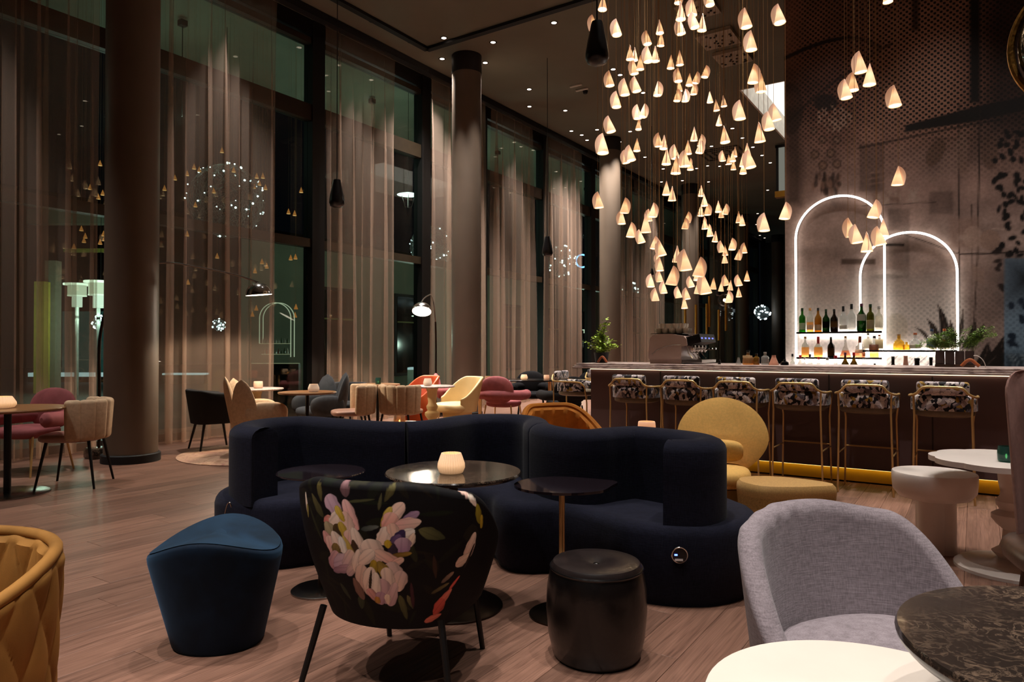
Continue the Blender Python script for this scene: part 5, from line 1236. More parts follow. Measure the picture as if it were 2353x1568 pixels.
arc_lamp('arc floor lamp with tilted glowing chrome dome left of the scalloped-light column', Vector((-8.30, 9.95, 0)), atD(969, 716, 11.4), 2.2, (-.50, YAW))

# hanging black speakers
def black_pendant(label, px, pt, pb_, d, grp='black hanging teardrop speakers'):
    p, q = atD(px, pt, d), atD(px, pb_, d); h = p.z - q.z
    c = thing('black_pendant', label, 'hanging speaker', (q.x, q.y, q.z), 0, grp)
    mb = MB(); mb.lathe([(0, 0), (.12 * h, .01 * h), (.22 * h, .06 * h), (.265 * h, .16 * h), (.26 * h, .28 * h), (.225 * h, .5 * h), (.17 * h, .75 * h), (.135 * h, .93 * h), (.12 * h, .98 * h), (0, h)], 36); mb.build('body', plain('speaker_black', (16, 12, 14), .28), c)
    mb = MB(); mb.tube([(0, 0, h), (0, 0, HC - q.z)], .006, 6); mb.build('cable', M['black_matt'], c)
black_pendant('largest black teardrop pendant hanging top centre before the cone lamps', 1372, 48, 150, 5.1)
black_pendant('black teardrop pendant hanging in front of the curtain left of centre', 774, 412, 478, 9.2)
black_pendant('small black teardrop pendant right of the second column', 1258, 543, 590, 13.0)
black_pendant('small black pendant behind the cone lamps near the fern', 1498, 617, 633, 17.0)
black_pendant('small black pendant between the rear cone lamps', 1651, 654, 680, 15.5)

# brass tube pendants and glass globe far back
tp0 = None
for (zx, zt_, zb_, lab) in ((487, 715, 1070, 'leftmost brass tube pendant above the coffee machine cups'), (650, 760, 1120, 'second brass tube pendant from the left above the coffee machine'), (812, 590, 1105, 'lower of the two close brass tubes right of the cups'), (850, 470, 990, 'shorter of the two close brass tubes right of the cups'), (993, 690, 1195, 'lowest brass tube pendant right of the coffee machine'), (1100, 640, 1050, 'rightmost brass tube pendant')):
    px, pt, pb_ = 1500 + zx / 6.534, 600 + zt_ / 6.534, 600 + zb_ / 6.534
    q = atD(px, pb_, 14.0); p = atD(px, pt, 14.0); h = .62
    c = thing('tube_pendant', lab, 'pendant lamp', (q.x, q.y, q.z), 0, 'brass tube pendants at the back')
    mb = MB(); mb.lathe([(.022, 0), (.024, .0), (.024, h), (0, h)], 14); mb.build('brass_tube', M['gold'], c)
    mb = MB(); mb.lathe([(0, .012), (.021, .012)], 14, caps=False); mb.build('lens', M['bulb'], c)
    mb = MB(); mb.tube([(0, 0, h), (0, 0, HC - q.z)], .003, 5); mb.build('cable', M['black_matt'], c)
q = atD(1665, 690, 13.0); c = thing('glass_globe', 'clear glass globe pendant among the far brass tubes', 'pendant lamp', q)
mb = MB(); mb.blob((0, 0, 0), (.12, .12, .12), nu=24, nv=14); mb.build('globe', thin_glass('globe_glass', (250, 250, 245)), c)
mb = MB(); mb.blob((0, 0, 0), (.03, .03, .03), nu=10, nv=6); mb.build('bulb', M['bulb'], c)
mb = MB(); mb.tube([(0, 0, .1), (0, 0, HC - q.z)], .003, 5); mb.build('cable', M['black_matt'], c)
# large globe at the top right edge
q = atD(2530, 80, 2.5); c = thing('dome_pendant', 'large gold-rimmed smoked globe pendant cut by the top right corner', 'pendant lamp', q)
mb = MB(); mb.blob((0, 0, 0), (.245, .245, .245), nu=40, nv=24); mb.build('smoked_globe', plain('smoked', (42, 40, 34), .08, .3), c)
m = Matrix.Rotation(face(*( (q - EYEV).dot(_R), (q - EYEV).dot(_FH))), 3, 'Z')
mb = MB(); mb.tube([tuple(m @ Vector((.262 * math.cos(2 * PI * k / 60), -.03, .262 * math.sin(2 * PI * k / 60)))) for k in range(61)], .013, 8, False); mb.build('gold_rim', plain('hammered_gold', (190, 140, 66), .35, .9, scale=60, vary=.3, bump=.3), c)
mb = MB(); mb.tube([(0, 0, .24), (0, 0, HC - q.z)], .005, 6); mb.build('cable', M['black_matt'], c)

# ================================================================== CEILING FITTINGS
dl = [(944, 96), (1020, 87), (1133, 97), (1016, 135), (1115, 144), (1273, 52), (1216, 205), (1299, 254), (1313, 301), (1349, 322), (1409, 159), (1425, 172), (1478, 213), (1372, 298), (1448, 302), (1424, 326), (1683, 295), (1706, 317), (1635, 336), (1730, 338), (1751, 357), (1770, 374), (1482, 361), (1524, 388), (1601, 387), (1626, 381), (1653, 382), (1568, 415), (1520, 418), (1628, 418), (1764, 437), (1741, 491), (1738, 516), (1746, 541), (1757, 547), (1779, 541), (1670, 378)]
ranks = {}
order = sorted(range(len(dl)), key=lambda i: dl[i][0])
def nth(n): return ['first', 'second', 'third', 'fourth', 'fifth', 'sixth', 'seventh', 'eighth', 'ninth', 'tenth', 'eleventh', 'twelfth', 'thirteenth', 'fourteenth', 'fifteenth', 'sixteenth', 'seventeenth', 'eighteenth', 'nineteenth', 'twentieth', 'twenty-first', 'twenty-second', 'twenty-third', 'twenty-fourth', 'twenty-fifth', 'twenty-sixth', 'twenty-seventh', 'twenty-eighth', 'twenty-ninth', 'thirtieth', 'thirty-first', 'thirty-second', 'thirty-third', 'thirty-fourth', 'thirty-fifth', 'thirty-sixth', 'thirty-seventh', 'thirty-eighth', 'thirty-ninth', 'fortieth'][n]
spots = []
d0 = None
def downlight(label, x, y, power, size=46, grp='ceiling downlights'):
    global d0
    if d0 is None:
        d0 = thing('downlight', label, 'downlight', (x, y, HC), 0, grp)
        mb = MB(); mb.lathe([(.042, -.004), (.06, -.008), (.066, -.002), (.066, .0)], 24, caps=False); mb.build('trim_ring', M['black_matt'], d0)
        mb = MB(); mb.lathe([(.001, -.005), (.044, -.005)], 20, caps=False); mb.build('lens', M['downlight_lens'], d0)
        o = d0
    else:
        o = d0.copy(); COL.objects.link(o); o.location = (x, y, HC); o['label'] = label; o['group'] = grp
        for ch in d0.children:
            if ch.type == 'MESH': cc_ = ch.copy(); COL.objects.link(cc_); cc_.parent = o
    if power: lamp_child('spot', 'SPOT', o, (0, 0, -.03), power, (1, .94, .88), .03, math.radians(size), blend=.9)
    return o
for rnk, i in enumerate(order):
    p = onZ(dl[i][0], dl[i][1], HC); zone = 'left of the cone lamps' if dl[i][0] < 1370 else ('between the cone lamps' if dl[i][0] < 1700 else 'by the light well')
    downlight('small round ceiling downlight %s, %s of all counted from the left' % (zone, nth(rnk)), p.x, p.y, (700 if p.x > -7.6 else 900) if p.y < 24 else 0, 84 if i in (3, 4, 13, 14) else 46)
# extra unseen downlights above the frame; row behind the camera added as front fill
for k, (x, y) in enumerate(((-5.9, 6.6), (-4.6, 7.4), (-3.6, 5.2), (-1.9, 5.4), (-.3, 5.6), (1.2, 5.2), (-5.4, 3.4), (-3.4, 3.0), (-1.6, 3.0), (.2, 2.6), (1.6, 3.4), (-3.0, .9), (-.9, 1.0), (.9, .8), (-8.3, 5.9), (-8.3, 2.6), (2.2, 6.2), (-7.0, 7.9), (-5.3, 8.6), (-8.3, 8.3), (-3.4, 9.4), (-8.3, 13.2), (-8.3, 15.7), (-1.5, 8.3), (-.3, 8.3), (.9, 8.3), (2.1, 8.3), (-3.5, 7.4), (-2.2, 7.5), (.5, 7.4), (-3.4, -1.2), (-1.2, -1.4), (1.0, -1.2), (-5.6, -.6))):
    downlight('unseen ceiling downlight above the frame over the lounge', x, y, (260 if y > 8 and x > -2 else 600) if x > -8 else 900, 60 if y > 8 and x > -3 else (84 if y < 0 else 46), grp='unseen downlights above the frame')
def panel(label, c4):
    P_ = [onZ(px, py, HC) for px, py in c4]; c = sum(P_, Vector()) / 4
    t_ = thing('canopy_panel', label, 'ceiling panel', (c.x, c.y, HC)); e1 = P_[1] - P_[0]; e2 = P_[2] - P_[1]; rz = math.atan2(e1.y, e1.x); rz = round(rz / (PI / 2)) * PI / 2
    wd, dp = (e1.length, e2.length)
    mb = MB(); mb.box((0, 0, -.04), (wd, dp, .06), rz=rz); mb.build('plate', plain('canopy_grey', (170, 156, 140), .5), t_)
    mb = MB(); r = random.Random(int(c.x * 100))
    for _ in range(22): mb.lathe([(.02, -.085), (.02, -.07)], 8, ((r.random() - .5) * wd * .8, (r.random() - .5) * dp * .8, 0))
    mb.build('cable_grip', M['black_matt'], t_)['kind'] = 'stuff'
panel('perforated grey ceiling canopy, middle of the three at the top', [(1597, 79), (1677, 56), (1700, 89), (1626, 108)])
panel('perforated grey ceiling canopy, lowest of the three at the top', [(1637, 122), (1708, 102), (1731, 130), (1661, 150)])
panel('perforated grey ceiling canopy cut by the top photo edge', [(1535, 10), (1620, -12), (1649, 23), (1606, 33)])
p = onZ(1660, 352, HC); ac = thing('air_cassette', 'square ceiling air outlet behind the cone lamps', 'air vent', (p.x, p.y, HC))
mb = MB()
for k in range(3):
    s_ = .55 - .17 * k
    for c_, d_ in (((0, s_, -.01), (2 * s_ + .05, .05, .02)), ((0, -s_, -.01), (2 * s_ + .05, .05, .02)), ((s_, 0, -.01), (.05, 2 * s_, .02)), ((-s_, 0, -.01), (.05, 2 * s_, .02))): mb.box(c_, d_)
mb.build('frame', M['black_matt'], ac)
p = onZ(1345, 209, HC); mb = MB(); mb.lathe([(0, -.07), (.04, -.06), (.055, -.02), (.055, 0)], 16); tag(mb.build('security_camera', M['black_matt'], loc=p), 'small black dome camera on the ceiling', 'camera')
for (px, py, lab) in ((1323, 195, 'left one of two short white ceiling bars by the dome camera'), (1337, 204, 'right one of two short white ceiling bars by the dome camera')):
    p = onZ(px, py, HC); mb = MB(); mb.rbox((0, 0, -.02), (.28, .05, .03), .008, 2); tag(mb.build('ceiling_bar', M['white_lacquer'], loc=p), lab, 'sensor')

# ================================================================== CONE PENDANTS (each hangs on its own cable)
A = [(330, -60, 88, 0), (258, 125, 275, -1), (462, 158, 317, -1), (1010, -90, 30, 1), (1035, 15, 178, 0), (1140, -20, 140, -1), (1300, -100, 48, -1), (1165, 100, 250, -1), (1225, 125, 278, 0), (1040, 160, 308, -1), (848, 172, 302, 0), (855, 290, 415, 0), (738, 265, 400, -1), (745, 405, 558, -1), (808, 415, 555, 0), (580, 405, 538, 0), (618, 425, 545, 0), (670, 497, 628, 0), (620, 530, 668, -1), (1028, 455, 588, 0), (945, 493, 618, 0), (1015, 605, 735, -1), (1025, 720, 825, 0), (1112, 655, 770, 0), (1165, 645, 752, 1), (1250, 585, 697, 1), (1150, 745, 852, 1), (1000, 800, 912, 1), (1075, 800, 915, 1), (400, 632, 775, -1), (535, 703, 858, -1), (642, 680, 825, -1), (825, 728, 862, 1), (458, 815, 967, -1), (650, 937, 1070, -1), (690, 927, 1055, 1), (655, 1065, 1168, 0), (410, 1035, 1190, -1), (335, 1192, 1382, -1), (1300, 820, 925, 0), (1360, 893, 998, 0), (1425, 857, 960, 0), (1380, 1028, 1130, 0), (1572, 898, 1075, -1), (1630, 65, 247, -1), (1672, 270, 453, -1), (1930, 22, 208, -1), (1685, 575, 748, 1), (1762, 662, 830, -1), (1900, 925, 1085, -1), (1835, 998, 1168, -1), (1750, 1100, 1280, 0), (1437, 1125, 1285, 0), (1155, 1145, 1270, 0), (1215, 1205, 1318, 1), (1200, 1260, 1380, 1), (838, 1195, 1322, -1), (880, 1212, 1343, 0), (640, 1243, 1362, 0), (592, 1297, 1447, -1), (548, 1345, 1470, -1), (905, 1330, 1482, 0), (990, 1295, 1430, -1), (1100, 1262, 1390, 0), (990, 1400, 1565, 0), (1045, 1390, 1503, 1), (1122, 1425, 1532, 0), (1080, 1345, 1500, -1), (1415, 1355, 1452, -1), (1520, 1318, 1412, 0), (1505, 1355, 1455, 0), (1472, 1390, 1480, 0), (1510, 1440, 1530, 0), (1635, 1287, 1420, 0), (1597, 1380, 1500, 0), (1597, 1450, 1565, 0), (1668, 1340, 1510, -1)]
B_ = [(302, 352, 502, -1), (525, 408, 550, 1), (505, 520, 648, -1), (580, 628, 765, 1), (780, 452, 585, 1), (750, 510, 622, -1), (722, 555, 725, 0), (685, 690, 817, -1), (905, 255, 385, 0), (957, 305, 438, 0), (1217, 293, 396, 0), (1250, 372, 485, 0), (1215, 465, 575, 0), (1275, 460, 567, 1), (1375, 433, 540, 0), (1430, 463, 560, 1), (1400, 500, 590, 0), (1560, 530, 635, 0), (1590, 560, 660, 0), (1790, 540, 710, -1), (1965, 445, 602, 1), (1090, 533, 635, 1), (1070, 590, 692, 1), (1255, 580, 692, 0), (1300, 645, 757, 0), (1343, 708, 808, 0), (1410, 793, 900, -1), (1437, 835, 930, 0), (1433, 900, 1000, 0), (1495, 770, 880, 1), (1610, 812, 908, -1), (1545, 872, 970, 1), (790, 752, 872, 1), (870, 785, 932, -1), (1000, 840, 992, 0), (835, 905, 1000, -1), (850, 945, 1070, -1), (1085, 868, 1065, -1), (1190, 940, 1120, 1), (1190, 1010, 1155, 0), (768, 1092, 1215, -1), (850, 1060, 1168, -1), (945, 1020, 1195, 1), (885, 1158, 1272, -1), (810, 1220, 1340, -1), (1020, 1205, 1312, -1), (1095, 1215, 1325, -1), (1070, 1300, 1408, 0), (1135, 1110, 1215, -1), (1195, 1130, 1275, 0), (1265, 1085, 1275, -1), (1327, 1128, 1235, 0), (1398, 1162, 1253, 0), (1450, 1100, 1200, -1), (1480, 1150, 1245, 0), (1565, 1098, 1203, -1), (1632, 1063, 1160, 0), (1560, 1210, 1305, 0), (1465, 1245, 1355, 1)]
C_ = [(852, 435, 622, -1), (925, 540, 730, 0), (785, 612, 778, -1), (730, 670, 843, -1), (1145, 720, 910, -1), (1162, 1425, 1590, 1), (1085, -130, 20, 0)]
D_ = [(832, 188, 328, 1), (680, 322, 468, -1), (722, 370, 517, -1), (790, 430, 583, 0), (915, 330, 470, 0), (895, 385, 533, -1)]
pend = [(1300 + x / 3.92, a / 3.92, b / 3.92, s) for x, a, b, s in A] + [(1300 + x / 3.92, 350 + a / 3.92, 350 + b / 3.92, s) for x, a, b, s in B_] + [(1750 + x / 3.733, a / 3.733, b / 3.733, s) for x, a, b, s in C_] + [(1750 + x / 3.267, 400 + a / 3.267, 400 + b / 3.267, s) for x, a, b, s in D_]
t = NT('cone_glow'); sepz = t.n('SeparateXYZ', inp={0: t.n('TexCoord').outputs['Generated']}).outputs[2]; ax = t.n('SeparateXYZ', inp={0: t.n('TexCoord').outputs['Generated']}).outputs[0]
gl = t.ramp(sepz, [(0, (1.0, .58, .30, 1)), (.10, (.80, .40, .19, 1)), (.22, (1.0, .52, .22, 1)), (.45, (1.0, .60, .27, 1)), (.75, (.62, .26, .10, 1)), (1, (.32, .12, .05, 1))])
es = t.ramp(sepz, [(0, (1.1, 1.1, 1.1, 1)), (.35, (1.0, 1.0, 1.0, 1)), (.5, (1.15, 1.15, 1.15, 1)), (1, (.7, .7, .7, 1))])
M['cone_glow'] = t.surf(t.bsdf(lin((236, 214, 196)), .45, emis=gl, estr=es))
t = NT('sail_glow'); sepz = t.n('SeparateXYZ', inp={0: t.n('TexCoord').outputs['Generated']}).outputs[2]
M['sail_glow'] = t.surf(t.bsdf(lin((232, 206, 190)), .5, emis=t.ramp(sepz, [(0, (.62, .36, .22, 1)), (.5, (.50, .26, .15, 1)), (1, (.36, .15, .08, 1))]), estr=.75))
M['cone_lens'] = emit('cone_lens', (255, 226, 176), 6.0)
M['cable'] = plain('cable_brass', (168, 126, 76), .5, .1, vary=.05)
# prototype parts, one unit tall (tip at 1, rim at 0)
PS = {}
mb = MB(); mb.lathe([(.255, .02), (.275, .0), (.262, .08), (.218, .25), (.158, .47), (.092, .7), (.042, .88), (.018, .97), (.0, 1.0)], 24, caps=False); PS['cone'] = mb
mb = MB(); mb.lathe([(.001, .035), (.25, .035)], 20, caps=False); PS['lens'] = mb
mb = MB(); rows = []
for k in range(13):
    v = k / 12; z = .04 + .95 * v; base = .27 * (1 - v) ** .8
    out = .215 * math.sin(PI * min(1, (1 - v) ** .75 * .93 + .02)) + .02
    row = []
    for j in range(9):
        q = j / 8; a = .5 * (1 - q) ** 1.0
        rr_ = base * .96 + out * q
        row.append((-rr_ * math.cos(a), -base * .9 * math.sin(a) * (1 - q) - .05 * q * math.sin(PI * v), z - .05 * q * (1 - v)))
    back = [(x_ , y_ + .02, z_) for x_, y_, z_ in row[::-1]]
    rows.append(row + back)
mb.grid(rows, cv=True, capa=True, capb=True); PS['sail'] = mb
P_ME = {}
for k, mk, nm in (('cone', 'cone_glow', 'porcelain_cone'), ('lens', 'cone_lens', 'glowing_opening'), ('sail', 'sail_glow', 'porcelain_sail')):
    o = PS[k].build(nm, M[mk], None); P_ME[nm] = o.data; bpy.data.objects.remove(o)
mb = MB(); mb.lathe([(1, 0), (1, 1)], 5, caps=False); o = mb.build('cable', M['cable'], None); P_ME['cable'] = o.data; bpy.data.objects.remove(o)
bands = [(1390, 'above the leafy bar plant'), (1440, 'right of the leafy bar plant'), (1480, 'two columns left of the coffee machine'), (1520, 'left of the coffee machine'), (1550, 'over the left of the coffee machine'), (1575, 'over the middle of the coffee machine'), (1605, 'over the right of the coffee machine'), (1640, 'just right of the coffee machine'), (1680, 'left of the bottles on the bar'), (1730, 'over the bottles on the bar'), (1812, 'beside the printed wall edge'), (1980, 'before the printed wall over the tall arch'), (2400, 'before the printed wall between the arches')]
cnt = {}
HP = .165
gl_lights = []
for (px, pt, pb_, sd) in sorted(pend, key=lambda q: q[1]):
    bd = next(b for x, b in bands if px <= x); cnt[bd] = cnt.get(bd, 0) + 1
    lab = 'cone pendant %s, %s from the top' % (bd, nth(cnt[bd] - 1))
    hp = pb_ - pt; sc_ = 1.0; d = F_PX * HP / hp
    if d > 11: d = 11 + (d - 11) * .3
    jr = random.Random(int(px * 7 + pt * 3)); d = max(4.4, d) * (.86 + .28 * jr.random()); hh = hp * d / F_PX
    p = atD(px, pb_, d); d_ang = math.atan2((p - EYEV).y, (p - EYEV).x) - PI / 2
    if sd == -1: rz = d_ang + (jr.random() - .5) * .5
    elif sd == 1: rz = d_ang + PI + (jr.random() - .5) * .5
    else: rz = d_ang + jr.choice((PI / 2, -PI / 2)) + (jr.random() - .5) * .7
    o = thing('cone_pendant', lab, 'pendant lamp', p, rz, 'porcelain cone pendants of the light cloud')
    o.rotation_euler = ((jr.random() - .5) * .16, (jr.random() - .5) * .2 - (.10 if sd else 0), rz)
    for nm in ('porcelain_cone', 'glowing_opening', 'porcelain_sail'):
        c = bpy.data.objects.new(nm, P_ME[nm]); COL.objects.link(c); c.parent = o; c.scale = (hh, hh, hh)
    c = bpy.data.objects.new('cable', P_ME['cable']); COL.objects.link(c); c.parent = o; c.location = (0, 0, hh * .99)
    m_ = o.rotation_euler.to_matrix(); tip = m_ @ Vector((0, 0, hh * .99)); up = m_.inverted() @ Vector((0, 0, 1))
    c.rotation_euler = up.to_track_quat('Z', 'Y').to_euler(); c.scale = (.0017, .0017, HC - p.z - tip.z)

# ================================================================== OUTSIDE THE WINDOWS
M['street'] = plain('street', (70, 74, 70), .5, vary=.2, scale=.6)
mb = MB(); mb.box((-35, 22, -.2), (51, 90, .1)); structure(mb.build('street_ground', M['street']), 'wet night street outside the windows')
M['concrete'] = plain('concrete_out', (140, 142, 122), .8, vary=.1, scale=1.2)
mb = MB(); mb.box((-12.0, 18, 7.7), (5.2, 46, .3)); structure(mb.build('canopy_soffit', M['concrete']), 'pale concrete canopy outside above the windows')
fy0 = onX(574, 700, -17.0).y
ob_ = thing('opposite_facade', 'greenish concrete building facade across the street', 'building', (-17.2, fy0 + 14, 0))
mb = MB(); mb.box((0, 0, 2.2), (.4, 28, 4.7)); mb.build('wall', M['concrete'], ob_)
for k in range(8):
    yy = -12.2 + k * 3.4
    f_ = MB(); f_.box((.21, yy + 1.4, 1.75), (.08, 1.5, 2.9)); fo_ = f_.build('window_frame', M['frame_dark'], ob_)
    g_ = MB(); g_.box((.26, yy + 1.4, 1.75), (.02, 1.3, 2.7)); g_.build('pane', plain('dark_pane_%d' % k, (16, 18, 20), .1), fo_)
    b2 = MB(); b2.box((.27, yy + 1.4, 2.2), (.02, 1.3, .05)); b2.build('glazing_bar', plain('bar_%d' % k, (150, 140, 70), .5), fo_)
mb = MB(); mb.box((-58, 22, 6), (1, 90, 14)); structure(mb.build('far_street_wall', plain('far_wall', (30, 32, 32), .8)), 'dark building mass at the far side of the street')
# lit shop across the street at the left
def outbox(name, label, cat, px0, py0, px1, py1, d, mat, depth=.3, ground=True):
    p, q = atD(px0, py0, d), atD(px1, py1, d); w_ = (atD(px1, py0, d) - p).length; h_ = p.z - atD(px0, py1, d).z; c = (p + q) / 2
    if ground: h_ = p.z + .15; c.z = (p.z - .15) / 2
    mb = MB(); mb.box((0, 0, 0), (w_, depth, h_), rz=YAW); o = mb.build(name, mat, loc=c); tag(o, label, cat); return o
outbox('lit_pillar', 'yellow-lit square pillar across the street at the left', 'pillar', 85, 648, 108, 866, 22, plain('lit_stone', (196, 178, 70), .8), .3)  # yellow light painted into the stone colour
outbox('stone_pillar', 'grey stone pillar across the street right of the yellow-lit one', 'pillar', 109, 600, 134, 866, 22.4, plain('grey_stone', (140, 140, 120), .8), .3)
outbox('shop_beam', 'pale beam of the shop front across the street', 'beam', 70, 484, 262, 516, 24, M['concrete'], .4, False)
outbox('shop_beam', 'thin yellow-green beam below the pale shop beam', 'beam', 150, 572, 262, 580, 24, plain('olive_beam', (150, 146, 60), .6), .2, False)
outbox('shop_front', 'teal glazed shop front behind the street lamps', 'shop window', 146, 716, 252, 852, 30, emit('teal_front', (40, 84, 80), .45), .2)
def street_lamp(label, px, pt, pb_, wpx, d):
    c = atD(px, pb_, d); h = atD(px, pt, d).z - c.z; r = wpx / 2 * d / F_PX
    o = thing('street_lamp', label, 'street lamp', (c.x, c.y, -.15)); z0 = c.z + .15
    mb = MB(); mb.lathe([(.06, 0), (.05, z0)], 12); mb.build('post', plain('post_grey', (170, 176, 170), .5), o)
    g = emit('lamp_glow', (236, 246, 214), 1.1); g2 = plain('lamp_tier', (190, 196, 170), .6)
    mb = MB(); mb.lathe([(0, z0 + h), (r, z0 + h), (r, z0 + h * .93), (0, z0 + h * .93)], 28); mb.build('upper_disc', emit('lamp_disc', (236, 250, 226), 2.2), o)
    mb = MB(); mb.lathe([(r * .68, z0 + h * .92), (r * .68, z0 + h * .5)], 28, caps=False); mb.build('upper_drum', g, o)
    mb = MB(); mb.lathe([(0, z0 + h * .5), (r * .7, z0 + h * .5), (r * .7, z0 + h * .46), (0, z0 + h * .46)], 28); mb.build('lower_disc', emit('lamp_disc_2', (236, 250, 226), 1.8), o)
    mb = MB(); mb.lathe([(r * .38, z0 + h * .46), (r * .38, z0)], 24, caps=False); mb.build('lower_drum', emit('lamp_drum', (226, 240, 220), 1.5), o)
    lamp_child('street_light', 'POINT', o, (0, 0, z0 - .3), 130, (.84, 1, .88), .2)
street_lamp('tiered glowing street lamp just left of the nearest column', 226, 646, 708, 60, 20)
street_lamp('dimmer tiered street lamp farther left behind the sheer curtain', 177, 652, 706, 56, 21)
street_lamp('tiered street lamp behind the curtain between the arc lamps', 790, 712, 738, 40, 26)
street_lamp('tiered street lamp with white post below the second arc lamp', 962, 726, 746, 32, 15.6)
street_lamp('tiny tiered street lamp beside the leafy bar plant', 1348, 758, 772, 20, 26)
q = atD(938, 448, 17); o = thing('hanging_lantern', 'disc lantern on a thin frame glowing outside above the second arc lamp', 'street lamp', q)
mb = MB(); mb.lathe([(0, .05), (.1, .045), (.27, .0), (.1, -.03), (0, -.04)], 32); mb.build('disc', emit('lantern', (236, 255, 250), 4.0), o)
mb = MB()
for k in range(4):
    a = PI / 4 + k * PI / 2; mb.tube([(.16 * math.cos(a), .16 * math.sin(a), -.01), (.08 * math.cos(a), .08 * math.sin(a), -.30)], .008, 5)
mb.tube([(.08 * math.cos(PI / 4 + k * PI / 2), .08 * math.sin(PI / 4 + k * PI / 2), -.30) for k in range(5)], .008, 5, False); mb.build('frame', M['steel'], o)
mb = MB(); mb.tube([(0, 0, .04), (0, 0, 7.55 - q.z)], .006, 5); mb.build('cable', M['black_matt'], o)
def light_ball(label, px, py, rpx, d, n, hang=True, seed=1):
    c = atD(px, py, d); r = rpx * d / F_PX; o = thing('light_ball', label, 'festive light', c)
    rn = random.Random(seed); mb = MB()
    for _ in range(70):
        a = Vector((rn.gauss(0, 1), rn.gauss(0, 1), rn.gauss(0, 1))).normalized(); b = a.orthogonal().normalized(); e = a.cross(b)
        mb.tube([(b * math.cos(2 * PI * k / 16) + e * math.sin(2 * PI * k / 16)) * r * (.9 + .1 * rn.random()) for k in range(17)], r * .004 + .002, 3, False)
    w_ = mb.build('wire_cage', plain('wire_grey', (120, 128, 124), .5, .3), o); w_['kind'] = 'stuff'
    mb = MB()
    for _ in range(n):
        a = Vector((rn.gauss(0, 1), rn.gauss(0, 1), rn.gauss(0, 1))).normalized() * r; s_ = 1.25 * d / F_PX * (1 + rn.random())
        mb.blob(a, (s_, s_, s_), nu=6, nv=4)
    l_ = mb.build('fairy_light', emit('fairy', (226, 244, 255), 9.0), o); l_['kind'] = 'stuff'
    mb = MB(); mb.tube([(0, 0, r * .9), (0, 0, max((HC - .02 if c.x > XG else 7.55) - c.z, r))], .008, 5); mb.build('cable', M['black_matt'], o)
light_ball('largest wire ball of fairy lights outside behind the first sheer curtain', 520, 462, 86, 13.6, 55, seed=3)
light_ball('half-seen wire ball of fairy lights left of the second column', 992, 568, 50, 16.5, 38, seed=4)
light_ball('wire ball of fairy lights behind the curtain left of the bar plant', 1288, 600, 36, 22, 40, seed=5)
light_ball('small bright ball of fairy lights just left of the nearest column', 231, 742, 17, 23, 60, seed=6)
light_ball('small ball of fairy lights low behind the first sheer curtain', 503, 747, 14, 15.9, 30, seed=7)
light_ball('ball of fairy lights at the far corner right of the coffee machine', 1752, 718, 17, 33, 26, seed=8)
light_ball('ball of fairy lights beside the third column', 1446, 668, 20, 27, 24, seed=9)
for (x0, y0, x1, y1, d, lab) in ((66, 857, 256, 866, 29.4, 'long pale lit kerb strip across the street at the left'), (374, 858, 470, 862, 28, 'pale lit kerb strip right of the nearest column'), (744, 848, 830, 853, 28, 'bluish lit kerb strip behind the second curtain gap'), (937, 845, 972, 850, 16.4, 'short bright kerb strip below the street lamp post')):
    p, q = atD(x0, y0, d), atD(x1, y0, d); zb_ = atD(x0, y1, d).z; c = (p + q) / 2
    o = thing('lit_kerb', lab, 'kerb light', (c.x, c.y, -.15), YAW); wd = (q - p).length
    mb = MB(); mb.box((0, .2, (zb_ + .15) / 2), (wd, .5, zb_ + .15)); mb.build('kerb_stone', plain('kerb_stone_%d' % x0, (70, 76, 66), .8), o)
    mb = MB(); mb.box((0, .2, (zb_ + p.z) / 2 + .15), (wd, .5, p.z - zb_)); mb.build('light_strip', emit('kerb_%d' % x0, (206, 228, 236), .8), o)
q = atD(1338, 600, 30); o = thing('round_sign', 'round blue-white glowing sign outside left of the third column', 'sign', q, YAW)
mb = MB(); mb.grid([[(r_ * math.cos(2 * PI * k / 32), y_, r_ * math.sin(2 * PI * k / 32)) for k in range(32)] for r_, y_ in ((.30, .03), (.30, -.03), (.24, -.03), (.24, .03))], cu=True, cv=True); mb.build('glowing_ring', emit('sign_blue', (120, 180, 255), 4.0), o)
mb = MB(); mb.tube([(0, .05, -.3), (0, .05, -q.z - .1)], .03, 6); mb.build('post', M['black_matt'], o)
for k, (x, y, z, pw) in enumerate(((-12.5, 7.5, 5.6, 160), (-12.5, 12.5, 5.6, 200), (-12.5, 18, 5.6, 200), (-12.5, 24, 5.6, 200), (-13.5, 1.5, 5.6, 160))):  # unseen lamps added to light the soffit and facade
    o = thing('unseen_floodlight', 'unseen floodlight added outside under the canopy', 'floodlight', (x, y, 7.5), 0, 'unseen floodlights outside under the canopy')
    mb = MB(); mb.rbox((0, 0, -.06), (.14, .14, .12), .02, 2); mb.build('housing', M['black_matt'], o)
    mb = MB(); mb.tube([(0, 0, -.1), (0, 0, z - 7.5 + .06)], .01, 6); mb.build('stem', M['black_matt'], o)
    lamp_child('flood', 'POINT', o, (0, 0, z - 7.5), pw * .16, (.80, 1.0, .88), .12)
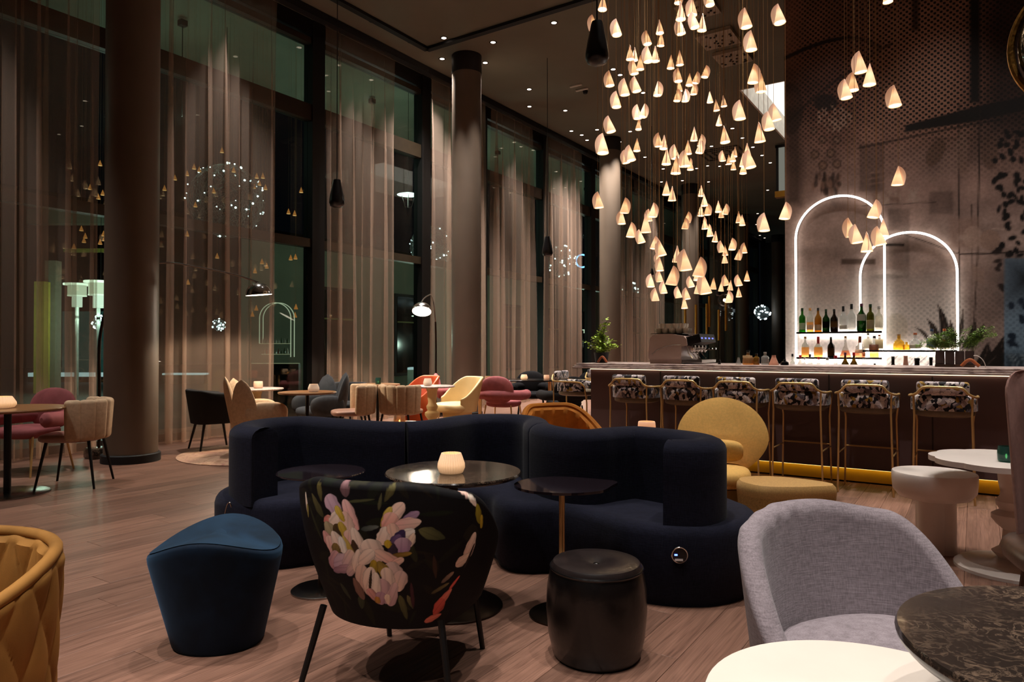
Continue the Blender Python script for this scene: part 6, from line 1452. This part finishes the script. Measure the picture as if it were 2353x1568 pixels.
# window reflections of lamps and a lit arch, built as glowing objects outside
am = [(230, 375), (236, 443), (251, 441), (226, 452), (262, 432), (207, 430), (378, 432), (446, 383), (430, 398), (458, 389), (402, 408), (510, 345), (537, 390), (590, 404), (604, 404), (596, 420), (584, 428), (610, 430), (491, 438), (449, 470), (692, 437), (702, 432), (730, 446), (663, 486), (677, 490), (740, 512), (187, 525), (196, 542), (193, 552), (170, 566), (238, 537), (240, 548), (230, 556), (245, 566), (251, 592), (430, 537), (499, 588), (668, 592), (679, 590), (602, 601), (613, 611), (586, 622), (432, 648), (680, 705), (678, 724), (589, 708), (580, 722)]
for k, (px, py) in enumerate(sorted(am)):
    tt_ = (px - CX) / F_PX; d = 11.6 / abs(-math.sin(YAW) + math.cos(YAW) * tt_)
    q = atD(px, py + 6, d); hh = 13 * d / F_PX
    o = thing('lamp_reflection', 'small amber lamp reflection built outside the window glass, %s of these from the left' % (nth(k) if k < 40 else ['forty-first', 'forty-second', 'forty-third', 'forty-fourth', 'forty-fifth', 'forty-sixth', 'forty-seventh'][k - 40]), 'pendant lamp', q, 0, 'lamp reflections built beyond the glass')
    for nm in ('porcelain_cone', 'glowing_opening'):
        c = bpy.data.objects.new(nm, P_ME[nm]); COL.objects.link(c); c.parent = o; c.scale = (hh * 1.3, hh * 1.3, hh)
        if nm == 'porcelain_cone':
            c.material_slots[0].link = 'OBJECT'; c.material_slots[0].material = M.setdefault('reflected_glow', emit('reflected_glow', (226, 140, 70), .55))
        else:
            c.material_slots[0].link = 'OBJECT'; c.material_slots[0].material = M.setdefault('reflected_lens', emit('reflected_lens', (255, 206, 140), 1.2))
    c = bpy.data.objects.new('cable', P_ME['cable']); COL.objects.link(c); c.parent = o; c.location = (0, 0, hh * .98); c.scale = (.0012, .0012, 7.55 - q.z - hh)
q0, q1 = atD(596, 830, 13.0), atD(668, 830, 13.0); r_ = (q1 - q0).length / 2; qc = (q0 + q1) / 2  # arch reflection modelled as a glowing frame outside the glass
o = thing('arch_reflection', 'reflected thin glowing arch with bottle shelves, built beyond the glass left of the second curtain', 'light', (qc.x, qc.y, -.15), YAW)
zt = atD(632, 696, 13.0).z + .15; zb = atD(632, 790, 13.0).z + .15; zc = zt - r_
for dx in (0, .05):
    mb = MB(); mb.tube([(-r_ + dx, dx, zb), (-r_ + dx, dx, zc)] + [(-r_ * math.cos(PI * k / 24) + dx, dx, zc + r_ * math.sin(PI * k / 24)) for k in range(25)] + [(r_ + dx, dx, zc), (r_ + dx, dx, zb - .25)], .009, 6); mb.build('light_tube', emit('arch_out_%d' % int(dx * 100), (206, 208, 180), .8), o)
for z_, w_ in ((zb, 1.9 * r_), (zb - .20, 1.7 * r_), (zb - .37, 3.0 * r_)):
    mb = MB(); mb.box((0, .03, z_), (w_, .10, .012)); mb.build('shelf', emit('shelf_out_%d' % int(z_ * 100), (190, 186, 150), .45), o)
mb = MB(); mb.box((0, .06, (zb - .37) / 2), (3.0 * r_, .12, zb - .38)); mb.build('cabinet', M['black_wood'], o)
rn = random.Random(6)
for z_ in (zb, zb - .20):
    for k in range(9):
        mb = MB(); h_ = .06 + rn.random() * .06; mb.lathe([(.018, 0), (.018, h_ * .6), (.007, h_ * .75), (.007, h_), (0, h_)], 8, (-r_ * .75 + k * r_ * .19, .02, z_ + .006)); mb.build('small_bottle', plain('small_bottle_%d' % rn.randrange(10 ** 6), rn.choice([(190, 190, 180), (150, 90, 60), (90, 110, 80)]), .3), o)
